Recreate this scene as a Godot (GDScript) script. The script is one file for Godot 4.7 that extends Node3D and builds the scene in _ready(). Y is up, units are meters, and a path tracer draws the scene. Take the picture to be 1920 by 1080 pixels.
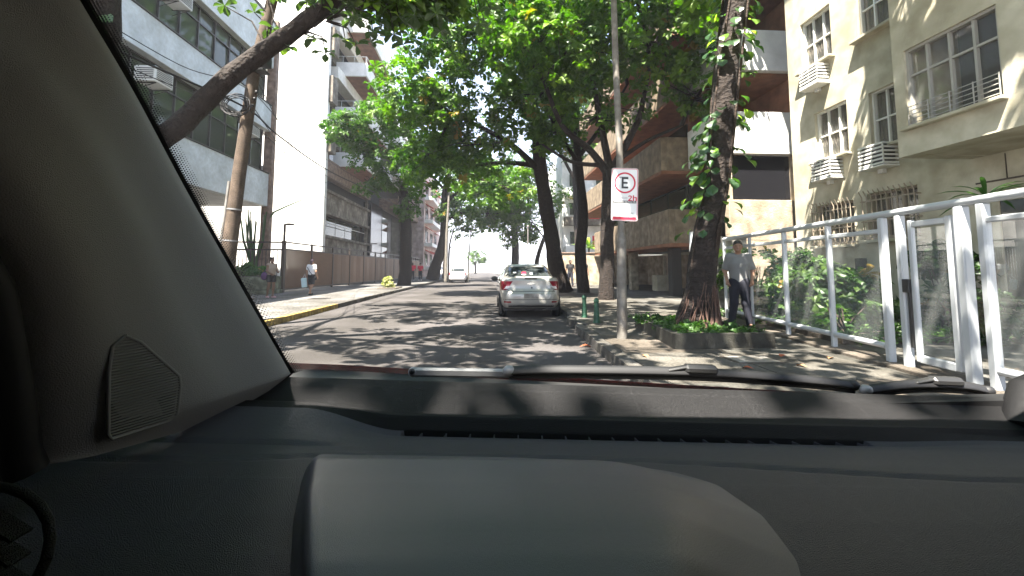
extends Node3D

var rng := RandomNumberGenerator.new()
var M := {}
var taken := {}
var unit_box: BoxMesh
var leaf_mesh: ArrayMesh
var vine_leaf_mesh: ArrayMesh

# ---------------------------------------------------------------- mesh builder
class MB:
	var v := PackedVector3Array()
	var n := PackedVector3Array()
	var c := PackedColorArray()
	var uv := PackedVector2Array()
	var ix := PackedInt32Array()
	var col := Color.WHITE

	func vert(p: Vector3, nn: Vector3, t := Vector2.ZERO) -> int:
		v.append(p)
		n.append(nn)
		c.append(col)
		uv.append(t)
		return v.size() - 1

	func tri(a: int, b: int, d: int) -> void:
		var g := (v[b] - v[a]).cross(v[d] - v[a])
		if g.dot(n[a] + n[b] + n[d]) > 0.0:
			ix.append_array([a, d, b])
		else:
			ix.append_array([a, b, d])

	func quad(a: Vector3, b: Vector3, d: Vector3, e: Vector3, out := Vector3.ZERO) -> void:
		var nn := (b - a).cross(d - a).normalized()
		if nn == Vector3.ZERO:
			nn = (d - a).cross(e - a).normalized()
		if out != Vector3.ZERO and nn.dot(out) < 0.0:
			nn = -nn
		var i := vert(a, nn, Vector2(0, 0))
		vert(b, nn, Vector2(1, 0))
		vert(d, nn, Vector2(1, 1))
		vert(e, nn, Vector2(0, 1))
		tri(i, i + 1, i + 2)
		tri(i, i + 2, i + 3)

	func box(ctr: Vector3, size: Vector3, b := Basis.IDENTITY, bev := 0.0) -> void:
		var h := size / 2.0
		if bev <= 0.0:
			for ax in 3:
				for s in [-1.0, 1.0]:
					var o := Vector3.ZERO
					o[ax] = s
					var u := Vector3.ZERO
					u[(ax + 1) % 3] = h[(ax + 1) % 3]
					var w := Vector3.ZERO
					w[(ax + 2) % 3] = h[(ax + 2) % 3]
					var f: Vector3 = o * h
					quad(ctr + b * (f - u - w), ctr + b * (f + u - w), ctr + b * (f + u + w), ctr + b * (f - u + w), b * o)
			return
		var hb := h - Vector3.ONE * bev
		for ax in 3:
			for s in [-1.0, 1.0]:
				var o := Vector3.ZERO
				o[ax] = s
				var f: Vector3 = o * h
				var u := Vector3.ZERO
				u[(ax + 1) % 3] = hb[(ax + 1) % 3]
				var w := Vector3.ZERO
				w[(ax + 2) % 3] = hb[(ax + 2) % 3]
				quad(ctr + b * (f - u - w), ctr + b * (f + u - w), ctr + b * (f + u + w), ctr + b * (f - u + w), b * o)
		for ax in 3:
			var a1 := (ax + 1) % 3
			var a2 := (ax + 2) % 3
			for s1 in [-1.0, 1.0]:
				for s2 in [-1.0, 1.0]:
					var p := Vector3.ZERO
					p[a1] = s1 * h[a1]
					p[a2] = s2 * hb[a2]
					var q := Vector3.ZERO
					q[a1] = s1 * hb[a1]
					q[a2] = s2 * h[a2]
					var e := Vector3.ZERO
					e[ax] = hb[ax]
					var o := Vector3.ZERO
					o[a1] = s1
					o[a2] = s2
					quad(ctr + b * (p - e), ctr + b * (p + e), ctr + b * (q + e), ctr + b * (q - e), b * o)
		for sx in [-1.0, 1.0]:
			for sy in [-1.0, 1.0]:
				for sz in [-1.0, 1.0]:
					var o := (b * Vector3(sx, sy, sz)).normalized()
					var i := vert(ctr + b * Vector3(sx * h.x, sy * hb.y, sz * hb.z), o)
					vert(ctr + b * Vector3(sx * hb.x, sy * h.y, sz * hb.z), o)
					vert(ctr + b * Vector3(sx * hb.x, sy * hb.y, sz * h.z), o)
					tri(i, i + 1, i + 2)

	# a tube along points; radii one per point; flat squashes across the second axis; rough wobbles the radius
	func tube(p: Array, r: Array, sides := 8, cap := true, rough := 0.0, seed_ := 1.0) -> void:
		var base := v.size()
		var side := Vector3.ZERO
		for i in p.size():
			var here: Vector3 = p[i]
			var t: Vector3 = (p[mini(i + 1, p.size() - 1)] - p[maxi(i - 1, 0)])
			t = t.normalized()
			if side == Vector3.ZERO:
				side = t.cross(Vector3.RIGHT if absf(t.x) < 0.8 else Vector3.UP).normalized()
			side = (side - t * side.dot(t)).normalized()
			var up := t.cross(side)
			var rad: float = r[mini(i, r.size() - 1)]
			for k in sides:
				var a := TAU * k / sides
				var d := side * cos(a) + up * sin(a)
				var rr := rad
				if rough > 0.0:
					rr *= 1.0 + rough * (sin(a * 3.0 + i * 0.7 + seed_ * 4.1) * 0.5 + sin(a * 5.0 - i * 1.3 + seed_ * 2.3) * 0.35 + sin(a * 2.0 + i * 2.1 + seed_) * 0.4)
				vert(here + d * rr, d, Vector2(float(k) / sides, i))
		for i in p.size() - 1:
			for k in sides:
				var a := base + i * sides + k
				var b := base + i * sides + (k + 1) % sides
				tri(a, b, b + sides)
				tri(a, b + sides, a + sides)
		if cap:
			for e in [0, p.size() - 1]:
				var t: Vector3 = (p[1] - p[0]).normalized() * -1.0 if e == 0 else (p[e] - p[e - 1]).normalized()
				var m := vert(p[e], t)
				var s := v.size()
				for k in sides:
					vert(v[base + e * sides + k], t)
				for k in sides:
					tri(m, s + k, s + (k + 1) % sides)

	# a smooth sheet through a grid of points (rows of equal length)
	func sheet(rows: Array, closed := false, flip := false) -> void:
		var base := v.size()
		var w: int = rows[0].size()
		var h := rows.size()
		for y in h:
			for x in w:
				var xa := (x - 1 + w) % w if closed else maxi(x - 1, 0)
				var xb := (x + 1) % w if closed else mini(x + 1, w - 1)
				var du: Vector3 = rows[y][xb] - rows[y][xa]
				var dv: Vector3 = rows[mini(y + 1, h - 1)][x] - rows[maxi(y - 1, 0)][x]
				var nn := du.cross(dv).normalized()
				if flip:
					nn = -nn
				if nn == Vector3.ZERO:
					nn = Vector3.UP
				vert(rows[y][x], nn, Vector2(float(x) / (w - 1), float(y) / (h - 1)))
		for y in h - 1:
			for x in (w if closed else w - 1):
				var a := base + y * w + x
				var b := base + y * w + (x + 1) % w
				tri(a, b, b + w)
				tri(a, b + w, a + w)

	# a flat outline (in the xy plane of xf) given thickness along xf's z
	func prism(poly: PackedVector2Array, xf: Transform3D, depth: float) -> void:
		var idx := Geometry2D.triangulate_polygon(poly)
		for s in 2:
			var z := depth if s == 1 else 0.0
			var nn := xf.basis.z.normalized() * (1.0 if s == 1 else -1.0)
			var b := v.size()
			for q in poly:
				vert(xf * Vector3(q.x, q.y, z), nn, q)
			for k in range(0, idx.size(), 3):
				tri(b + idx[k], b + idx[k + 1], b + idx[k + 2])
		var ctr := Vector2.ZERO
		var area := 0.0
		for i in poly.size():
			area += poly[i].cross(poly[(i + 1) % poly.size()])
		for i in poly.size():
			var a := poly[i]
			var b := poly[(i + 1) % poly.size()]
			var o := Vector2(b.y - a.y, a.x - b.x) * signf(area)
			quad(xf * Vector3(a.x, a.y, 0), xf * Vector3(b.x, b.y, 0), xf * Vector3(b.x, b.y, depth), xf * Vector3(a.x, a.y, depth), xf.basis * Vector3(o.x, o.y, 0))

	# a round body turned about the y axis through c: profile of (radius, height)
	func lathe(ctr: Vector3, profile: Array, sides := 20, b := Basis.IDENTITY) -> void:
		var rows := []
		for q in profile:
			var row := []
			for k in sides:
				var a := TAU * k / sides
				row.append(ctr + b * Vector3(cos(a) * q.x, q.y, sin(a) * q.x))
			rows.append(row)
		sheet(rows, true)

	func ball(ctr: Vector3, r: Vector3, sides := 14, b := Basis.IDENTITY) -> void:
		var rows := []
		for j in sides / 2 + 1:
			var t := PI * j / (sides / 2)
			var row := []
			for k in sides:
				var a := TAU * k / sides
				row.append(ctr + b * (Vector3(cos(a) * sin(t), -cos(t), sin(a) * sin(t)) * r))
			rows.append(row)
		var from := v.size()
		sheet(rows, true, true)
		for i in range(from, v.size()):
			var d := b.inverse() * (v[i] - ctr)
			n[i] = (b * (d / (r * r))).normalized()

	func mesh() -> ArrayMesh:
		var a := []
		a.resize(Mesh.ARRAY_MAX)
		a[Mesh.ARRAY_VERTEX] = v
		a[Mesh.ARRAY_NORMAL] = n
		a[Mesh.ARRAY_COLOR] = c
		a[Mesh.ARRAY_TEX_UV] = uv
		a[Mesh.ARRAY_INDEX] = ix
		var m := ArrayMesh.new()
		m.add_surface_from_arrays(Mesh.PRIMITIVE_TRIANGLES, a)
		return m

# ---------------------------------------------------------------- scene helpers
func V(x: float, y: float, z: float) -> Vector3:
	return Vector3(x, y, z)

func numbered(parent: Node, called: String) -> String:
	var key := str(parent.get_instance_id()) + called
	var k: int = taken.get(key, 0)
	taken[key] = k + 1
	return called if k == 0 else "%s_%03d" % [called, k]

func obj(called: String, mb: MB, material: Material, parent: Node = self) -> MeshInstance3D:
	var o := MeshInstance3D.new()
	o.mesh = mb.mesh()
	o.material_override = material
	o.name = numbered(parent, called)
	parent.add_child(o, true)
	return o

func shared(called: String, mesh: Mesh, material: Material, parent: Node, xf: Transform3D) -> MeshInstance3D:
	var o := MeshInstance3D.new()
	o.mesh = mesh
	o.material_override = material
	o.name = numbered(parent, called)
	parent.add_child(o, true)
	o.transform = xf
	return o

func piece(called: String, ctr: Vector3, size: Vector3, material: Material, parent: Node, b := Basis.IDENTITY) -> MeshInstance3D:
	return shared(called, unit_box, material, parent, Transform3D(b * Basis.from_scale(size), ctr))

func tag(o: Node, label: String, category: String, group := "") -> Node:
	o.set_meta("label", label)
	if category:
		o.set_meta("category", category)
	if group:
		o.set_meta("group", group)
	return o

func thing(called: String, label: String, category: String, at := Vector3.ZERO, turn := 0.0, group := "") -> Node3D:
	var o := Node3D.new()
	o.name = numbered(self, called)
	add_child(o, true)
	o.position = at
	o.rotation.y = turn
	tag(o, label, category, group)
	return o

func dup(src: Node3D, called: String, label: String, at: Vector3, turn := 0.0) -> Node3D:
	var o: Node3D = src.duplicate()
	o.name = numbered(self, called)
	add_child(o, true)
	o.position = at
	o.rotation.y = turn
	o.set_meta("label", label)
	return o

func structure(o: Node, label := "") -> Node:
	o.set_meta("kind", "structure")
	if label:
		o.set_meta("label", label)
	return o

func stuff(o: Node) -> Node:
	o.set_meta("kind", "stuff")
	return o

func scatter(called: String, mesh: Mesh, places: Array, colors: Array, material: Material, parent: Node = self) -> MultiMeshInstance3D:
	var mm := MultiMesh.new()
	mm.transform_format = MultiMesh.TRANSFORM_3D
	mm.use_colors = colors.size() > 0
	mm.mesh = mesh
	mm.instance_count = places.size()
	for i in places.size():
		mm.set_instance_transform(i, places[i])
		if colors.size():
			mm.set_instance_color(i, colors[i])
	var o := MultiMeshInstance3D.new()
	o.multimesh = mm
	o.material_override = material
	o.name = numbered(parent, called)
	parent.add_child(o, true)
	return o

func ntex(sd: int, freq: float, lo: Color, hi: Color, size := 512, normal := 0.0, octaves := 4, kind := FastNoiseLite.TYPE_SIMPLEX_SMOOTH) -> NoiseTexture2D:
	var nz := FastNoiseLite.new()
	nz.seed = sd
	nz.noise_type = kind
	nz.frequency = freq
	nz.fractal_octaves = octaves
	var t := NoiseTexture2D.new()
	t.width = size
	t.height = size
	t.seamless = true
	t.noise = nz
	if normal > 0.0:
		t.as_normal_map = true
		t.bump_strength = normal
	else:
		var g := Gradient.new()
		g.set_color(0, lo)
		g.set_color(1, hi)
		t.color_ramp = g
	return t

func mat(key: String, lin: Color, rough := 0.8, o := {}) -> StandardMaterial3D:
	var m := StandardMaterial3D.new()
	m.resource_name = key
	m.albedo_color = lin.linear_to_srgb()
	m.roughness = rough
	m.metallic = o.get("metal", 0.0)
	m.metallic_specular = o.get("spec", 0.5)
	if o.has("tex"):
		m.albedo_texture = o.tex
		m.uv1_triplanar = true
		m.uv1_world_triplanar = true
		m.uv1_scale = Vector3.ONE * o.get("scale", 0.5)
	if o.has("norm"):
		m.normal_enabled = true
		m.normal_texture = o.norm
		m.normal_scale = o.get("ns", 1.0)
		m.uv1_triplanar = true
		m.uv1_world_triplanar = true
		m.uv1_scale = Vector3.ONE * o.get("scale", 0.5)
	if o.has("detail"):
		m.detail_enabled = true
		m.detail_albedo = o.detail
		m.detail_blend_mode = BaseMaterial3D.BLEND_MODE_MUL
		m.detail_uv_layer = BaseMaterial3D.DETAIL_UV_2
		m.uv2_triplanar = true
		m.uv2_world_triplanar = true
		m.uv2_scale = Vector3.ONE * o.get("dscale", 0.1)
	if o.get("vc", false):
		m.vertex_color_use_as_albedo = true
	if o.has("back"):
		m.backlight_enabled = true
		m.backlight = o.back
	if o.has("coat"):
		m.clearcoat_enabled = true
		m.clearcoat = o.coat
		m.clearcoat_roughness = 0.05
	if o.has("alpha"):
		m.transparency = BaseMaterial3D.TRANSPARENCY_ALPHA
		m.albedo_color.a = o.alpha
	M[key] = m
	return m

func materials() -> void:
	var grey := Color(0.72, 0.72, 0.72)
	var fine := ntex(1, 0.06, Color(0.6, 0.6, 0.6), Color(1, 1, 1))
	var blotch := ntex(2, 0.012, Color(0.62, 0.6, 0.57), Color(1, 1, 1))
	var stain := ntex(3, 0.008, Color(0.5, 0.48, 0.43), Color(1, 1, 1), 512, 0.0, 5)
	var bumps := ntex(4, 0.09, grey, grey, 512, 4.0)
	var grainy := ntex(5, 0.16, grey, grey, 512, 9.0, 2)
	var barkn := ntex(6, 0.03, grey, grey, 512, 14.0, 5)
	var barkc := ntex(7, 0.02, Color(0.45, 0.42, 0.4), Color(1, 1, 1))
	var cells := ntex(8, 0.055, Color(0.35, 0.34, 0.33), Color(1, 1, 1), 512, 0.0, 1, FastNoiseLite.TYPE_CELLULAR)
	var cellsn := ntex(8, 0.055, grey, grey, 512, 8.0, 1, FastNoiseLite.TYPE_CELLULAR)
	mat("asphalt", Color(0.115, 0.104, 0.103), 0.9, {"tex": fine, "norm": bumps, "ns": 0.6, "scale": 0.9, "detail": stain, "dscale": 0.07})
	mat("ground", Color(0.2, 0.18, 0.14), 0.95, {"tex": blotch, "scale": 0.2})
	mat("far_sand", Color(0.62, 0.56, 0.46), 0.95, {"tex": fine, "scale": 0.2})
	mat("concrete", Color(0.19, 0.178, 0.155), 0.88, {"tex": fine, "norm": bumps, "ns": 0.4, "scale": 0.7, "detail": stain, "dscale": 0.16})
	mat("concrete_dark", Color(0.14, 0.135, 0.118), 0.88, {"tex": fine, "norm": bumps, "ns": 0.4, "scale": 0.7, "detail": stain, "dscale": 0.21})
	mat("concrete_warm", Color(0.23, 0.195, 0.16), 0.88, {"tex": fine, "norm": bumps, "ns": 0.4, "scale": 0.7, "detail": stain, "dscale": 0.13})
	mat("mosaic", Color(0.42, 0.42, 0.42), 0.85, {"tex": cells, "norm": cellsn, "ns": 0.8, "scale": 0.55, "detail": stain, "dscale": 0.11})
	mat("kerb_grey", Color(0.2, 0.19, 0.175), 0.9, {"tex": fine, "norm": bumps, "scale": 0.8, "detail": stain, "dscale": 0.3})
	mat("kerb_yellow", Color(0.42, 0.3, 0.08), 0.9, {"tex": stain, "norm": bumps, "scale": 0.9})
	mat("patio", Color(0.2, 0.195, 0.18), 0.7, {"tex": fine, "scale": 0.8, "detail": stain, "dscale": 0.2})
	mat("white_wall", Color(0.8, 0.79, 0.77), 0.8, {"tex": ntex(11, 0.01, Color(0.88, 0.88, 0.87), Color(1, 1, 1)), "norm": bumps, "ns": 0.15, "scale": 0.2})
	mat("white_band", Color(0.68, 0.72, 0.74), 0.6, {"tex": ntex(12, 0.01, Color(0.84, 0.84, 0.83), Color(1, 1, 1)), "scale": 0.15, "detail": ntex(13, 0.02, Color(0.9, 0.89, 0.86), Color(1, 1, 1)), "dscale": 0.4})
	mat("cream_wall", Color(0.66, 0.63, 0.52), 0.8, {"tex": ntex(14, 0.012, Color(0.82, 0.81, 0.78), Color(1, 1, 1)), "norm": bumps, "ns": 0.08, "scale": 0.3, "detail": ntex(15, 0.006, Color(0.82, 0.8, 0.76), Color(1, 1, 1)), "dscale": 0.12})
	mat("beige_wall", Color(0.5, 0.42, 0.32), 0.85, {"tex": blotch, "norm": bumps, "ns": 0.3, "scale": 0.25})
	mat("soffit_brown", Color(0.3, 0.13, 0.07), 0.8, {"tex": ntex(16, 0.01, Color(0.75, 0.75, 0.75), Color(1, 1, 1)), "scale": 0.3})
	mat("brown_trim", Color(0.28, 0.19, 0.14), 0.7, {"tex": blotch, "scale": 0.4})
	mat("parapet_tan", Color(0.34, 0.27, 0.19), 0.85, {"tex": blotch, "norm": bumps, "ns": 0.4, "scale": 0.3})
	mat("exposed_concrete", Color(0.46, 0.42, 0.37), 0.85, {"tex": blotch, "norm": bumps, "ns": 0.4, "scale": 0.3, "detail": stain, "dscale": 0.15})
	mat("tan_column", Color(0.42, 0.36, 0.27), 0.8, {"tex": blotch, "scale": 0.4})
	mat("dark_room", Color(0.03, 0.028, 0.026), 0.9)
	mat("black_granite", Color(0.012, 0.012, 0.014), 0.15, {"spec": 0.5})
	mat("dark_glass", Color(0.05, 0.06, 0.04), 0.03, {"spec": 0.5, "metal": 0.12})
	mat("window_glass", Color(0.05, 0.055, 0.05), 0.04, {"spec": 0.7})
	mat("frame_dark", Color(0.05, 0.045, 0.04), 0.45, {"metal": 0.3})
	mat("frame_white", Color(0.66, 0.66, 0.62), 0.5)
	mat("frame_grey", Color(0.34, 0.33, 0.3), 0.5)
	mat("curtain", Color(0.2, 0.165, 0.125), 0.9, {"tex": fine, "scale": 1.0})
	mat("aircon_white", Color(0.66, 0.66, 0.63), 0.5)
	mat("aircon_dark", Color(0.1, 0.1, 0.1), 0.6)
	mat("fence_brown", Color(0.075, 0.05, 0.036), 0.5, {"tex": fine, "scale": 0.8})
	mat("fence_panel", Color(0.27, 0.14, 0.068), 0.55, {"tex": fine, "scale": 0.8})
	mat("fence_white", Color(0.4, 0.42, 0.43), 0.32, {"coat": 0.3})
	mat("pane", Color(0.9, 0.97, 0.95), 0.0, {"alpha": 0.045, "spec": 0.5})
	mat("window_pane", Color(0.5, 0.52, 0.5), 0.02, {"alpha": 0.06, "spec": 0.35})
	mat("screen_pane", Color(1, 1, 1), 0.0, {"alpha": 0.01, "spec": 0.3})
	mat("metal_grey", Color(0.42, 0.41, 0.39), 0.45, {"metal": 0.5, "tex": blotch, "scale": 0.6})
	mat("pole_concrete", Color(0.2, 0.145, 0.105), 0.9, {"tex": fine, "norm": bumps, "ns": 0.4, "scale": 0.9, "detail": blotch, "dscale": 0.5})
	mat("lamp_pole", Color(0.26, 0.245, 0.22), 0.6, {"metal": 0.2, "tex": blotch, "norm": bumps, "ns": 0.2, "scale": 0.7})
	mat("bollard_green", Color(0.035, 0.13, 0.075), 0.5, {"tex": blotch, "scale": 1.2})
	mat("cable", Color(0.012, 0.012, 0.013), 0.6)
	mat("bark", Color(0.038, 0.027, 0.021), 0.95, {"tex": barkc, "norm": barkn, "ns": 1.2, "scale": 0.8})
	mat("bark_light", Color(0.08, 0.055, 0.04), 0.95, {"tex": barkc, "norm": barkn, "ns": 1.2, "scale": 1.1})
	mat("root_red", Color(0.17, 0.095, 0.07), 0.9, {"tex": barkc, "scale": 2.0})
	var leaf := mat("leaf", Color(1, 1, 1), 0.42, {"vc": true, "back": Color(0.82, 1.0, 0.3), "spec": 0.45})
	leaf.cull_mode = BaseMaterial3D.CULL_DISABLED
	mat("leaf_one", Color(0.026, 0.06, 0.016), 0.4, {"back": Color(0.25, 0.36, 0.09)})
	mat("leaf_lime", Color(0.1, 0.18, 0.025), 0.4, {"back": Color(0.75, 0.95, 0.28)})
	mat("leaf_deep", Color(0.016, 0.042, 0.013), 0.38, {"back": Color(0.3, 0.5, 0.12)})
	mat("leaf_red", Color(0.32, 0.08, 0.03), 0.7)
	mat("leaf_tan", Color(0.26, 0.14, 0.06), 0.8)
	mat("soil", Color(0.06, 0.045, 0.03), 0.95, {"tex": fine, "scale": 1.5})
	mat("planter_stone", Color(0.08, 0.08, 0.066), 0.85, {"tex": blotch, "norm": bumps, "ns": 0.5, "scale": 0.8, "detail": stain, "dscale": 0.4})
	mat("planter_green", Color(0.34, 0.38, 0.28), 0.85, {"tex": blotch, "norm": bumps, "ns": 0.5, "scale": 0.5, "detail": stain, "dscale": 0.3})
	mat("car_silver", Color(0.33, 0.32, 0.29), 0.28, {"metal": 0.25, "coat": 1.0})
	mat("car_white", Color(0.72, 0.72, 0.72), 0.3, {"coat": 1.0})
	mat("car_red", Color(0.32, 0.006, 0.012), 0.25, {"coat": 1.0})
	mat("tail_red", Color(0.2, 0.006, 0.02), 0.12, {"coat": 1.0})
	mat("lamp_clear", Color(0.6, 0.55, 0.55), 0.1, {"coat": 1.0})
	mat("chrome", Color(0.7, 0.7, 0.7), 0.12, {"metal": 1.0})
	mat("car_glass", Color(0.03, 0.035, 0.035), 0.03, {"spec": 0.6})
	mat("rubber", Color(0.015, 0.015, 0.015), 0.8)
	mat("plastic_black", Color(0.018, 0.018, 0.018), 0.5)
	mat("paper_white", Color(0.75, 0.75, 0.72), 0.7)
	mat("sign_white", Color(0.72, 0.72, 0.7), 0.4)
	mat("sign_red", Color(0.5, 0.012, 0.04), 0.4)
	mat("sign_black", Color(0.012, 0.012, 0.012), 0.4)
	mat("steel_back", Color(0.3, 0.3, 0.3), 0.5, {"metal": 0.6})
	mat("dash_strip", Color(0.011, 0.0107, 0.0115), 0.55, {"norm": grainy, "ns": 1.3, "scale": 8.0, "spec": 0.4})
	mat("dash_shell", Color(0.138, 0.126, 0.152), 0.3, {"norm": grainy, "ns": 0.25, "scale": 12.0, "spec": 0.6})
	mat("dash_grey", Color(0.06, 0.058, 0.073), 0.4, {"norm": grainy, "ns": 1.0, "scale": 7.0, "spec": 0.55})
	mat("dash_hood", Color(0.07, 0.073, 0.078), 0.3, {"norm": grainy, "ns": 0.12, "scale": 12.0, "spec": 0.6})
	mat("dash_black", Color(0.008, 0.008, 0.009), 0.7)
	mat("trim_grey", Color(0.235, 0.228, 0.212), 0.85, {"norm": grainy, "ns": 0.35, "scale": 7.0})
	mat("grille_back", Color(0.05, 0.048, 0.044), 0.8)
	mat("grille_grey", Color(0.21, 0.205, 0.19), 0.7)
	mat("wiper_silver", Color(0.26, 0.26, 0.26), 0.4, {"metal": 0.2})
	mat("wiper_black", Color(0.011, 0.011, 0.012), 0.6)
	mat("skin_dark", Color(0.14, 0.075, 0.045), 0.6)
	mat("skin_mid", Color(0.3, 0.17, 0.11), 0.6)
	mat("hair_dark", Color(0.015, 0.011, 0.009), 0.6)
	mat("hair_violet", Color(0.06, 0.035, 0.05), 0.6)
	mat("cloth_grey", Color(0.2, 0.2, 0.195), 0.9)
	mat("cloth_navy", Color(0.014, 0.015, 0.024), 0.9)
	mat("cloth_black", Color(0.012, 0.012, 0.014), 0.9)
	mat("cloth_white", Color(0.72, 0.72, 0.74), 0.9)
	mat("cloth_tan", Color(0.25, 0.2, 0.16), 0.9)
	mat("cloth_red", Color(0.6, 0.03, 0.06), 0.85)
	mat("cloth_blue_pale", Color(0.5, 0.65, 0.68), 0.8)
	mat("cloth_pink", Color(0.5, 0.3, 0.32), 0.9)
	mat("purple", Color(0.08, 0.035, 0.1), 0.8)
	mat("pale_pink", Color(0.66, 0.52, 0.5), 0.8, {"tex": blotch, "scale": 0.15})
	mat("awning_red", Color(0.42, 0.05, 0.03), 0.8)
	mat("brick_red", Color(0.36, 0.17, 0.09), 0.85, {"tex": fine, "scale": 1.0})
	mat("iron_grille", Color(0.3, 0.25, 0.19), 0.6)
	mat("red_panel", Color(0.5, 0.03, 0.04), 0.6)
	mat("yellow_leaf", Color(0.42, 0.36, 0.09), 0.5, {"back": Color(0.9, 0.9, 0.3)})
	mat("aluminium", Color(0.5, 0.5, 0.48), 0.35, {"metal": 0.7})

func _ready() -> void:
	rng.seed = 20
	# ---- camera, sky, sun, exposure
	var cam := Camera3D.new()
	cam.name = "camera"
	cam.position = V(0, 1.35, 0)
	cam.rotation_degrees = V(4.5, -3.565, 0)
	cam.projection = Camera3D.PROJECTION_FRUSTUM
	cam.near = 0.05
	cam.far = 900.0
	cam.size = 1.35 * 0.05
	cam.frustum_offset = Vector2(0.0, -0.12495 * 0.05)
	add_child(cam)
	cam.current = true
	var env := Environment.new()
	env.background_mode = Environment.BG_SKY
	var sk := ProceduralSkyMaterial.new()
	sk.sky_top_color = Color(0.66, 0.75, 0.9)
	sk.sky_horizon_color = Color(0.97, 0.975, 0.98)
	sk.sky_curve = 0.16
	sk.sky_energy_multiplier = 0.66
	sk.ground_horizon_color = Color(0.8, 0.78, 0.74)
	sk.ground_bottom_color = Color(0.35, 0.33, 0.3)
	var sky := Sky.new()
	sky.sky_material = sk
	env.sky = sky
	env.tonemap_mode = Environment.TONE_MAPPER_LINEAR
	env.tonemap_exposure = 7.6
	env.fog_enabled = true
	env.fog_mode = Environment.FOG_MODE_EXPONENTIAL
	env.fog_density = 0.0009
	env.fog_light_color = Color(0.95, 0.96, 1.0)
	env.sdfgi_enabled = true
	env.ssao_enabled = true
	env.ssil_enabled = true
	var we := WorldEnvironment.new()
	we.environment = env
	we.name = "world_environment"
	add_child(we)
	var sun := DirectionalLight3D.new()
	sun.name = "sun"
	sun.light_energy = 1.6
	sun.light_color = Color(1.0, 0.97, 0.92)
	sun.light_angular_distance = 0.5
	sun.shadow_enabled = true
	add_child(sun)
	sun.look_at_from_position(V(-0.29, 1.0, 0.42), Vector3.ZERO)

	materials()
	unit_box = BoxMesh.new()
	leaf_mesh = make_leaf(1.0, 0.27)
	vine_leaf_mesh = make_leaf(1.0, 0.4)
	# ---- the setting
	ground_and_road()
	office_building()
	balcony_building()
	pink_building()
	cream_building()
	garage_building()
	far_building()
	# ---- trees and plants
	trees()
	garden()
	# ---- street furniture and objects
	brown_fence()
	white_fence()
	poles_and_cables()
	parking_sign()
	bollards()
	left_planter()
	cars()
	people()
	litter()
	# ---- the car the camera rides in
	own_car()

# ---------------------------------------------------------------- ground
func flat_prism(pts: Array, y0: float, y1: float) -> MB:
	var mb := MB.new()
	var poly := PackedVector2Array()
	for p in pts:
		poly.append(Vector2(p.x, p.y))
	# local x,y -> world x,z ; local z -> world y
	mb.prism(poly, Transform3D(Basis(Vector3.RIGHT, Vector3(0, 0, 1), Vector3.UP), V(0, y0, 0)), y1 - y0)
	return mb

func kerb_right(z: float) -> float:
	var k := [[6.0, 1.7], [-4.0, 1.74], [-6.0, 1.79], [-8.0, 1.88], [-10.3, 2.02], [-11.2, 2.2], [-14.0, 2.34], [-400.0, 2.34]]
	for i in k.size() - 1:
		if z <= k[i][0] and z >= k[i + 1][0]:
			return lerpf(k[i][1], k[i + 1][1], (z - k[i][0]) / (k[i + 1][0] - k[i][0]))
	return 1.7

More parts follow.
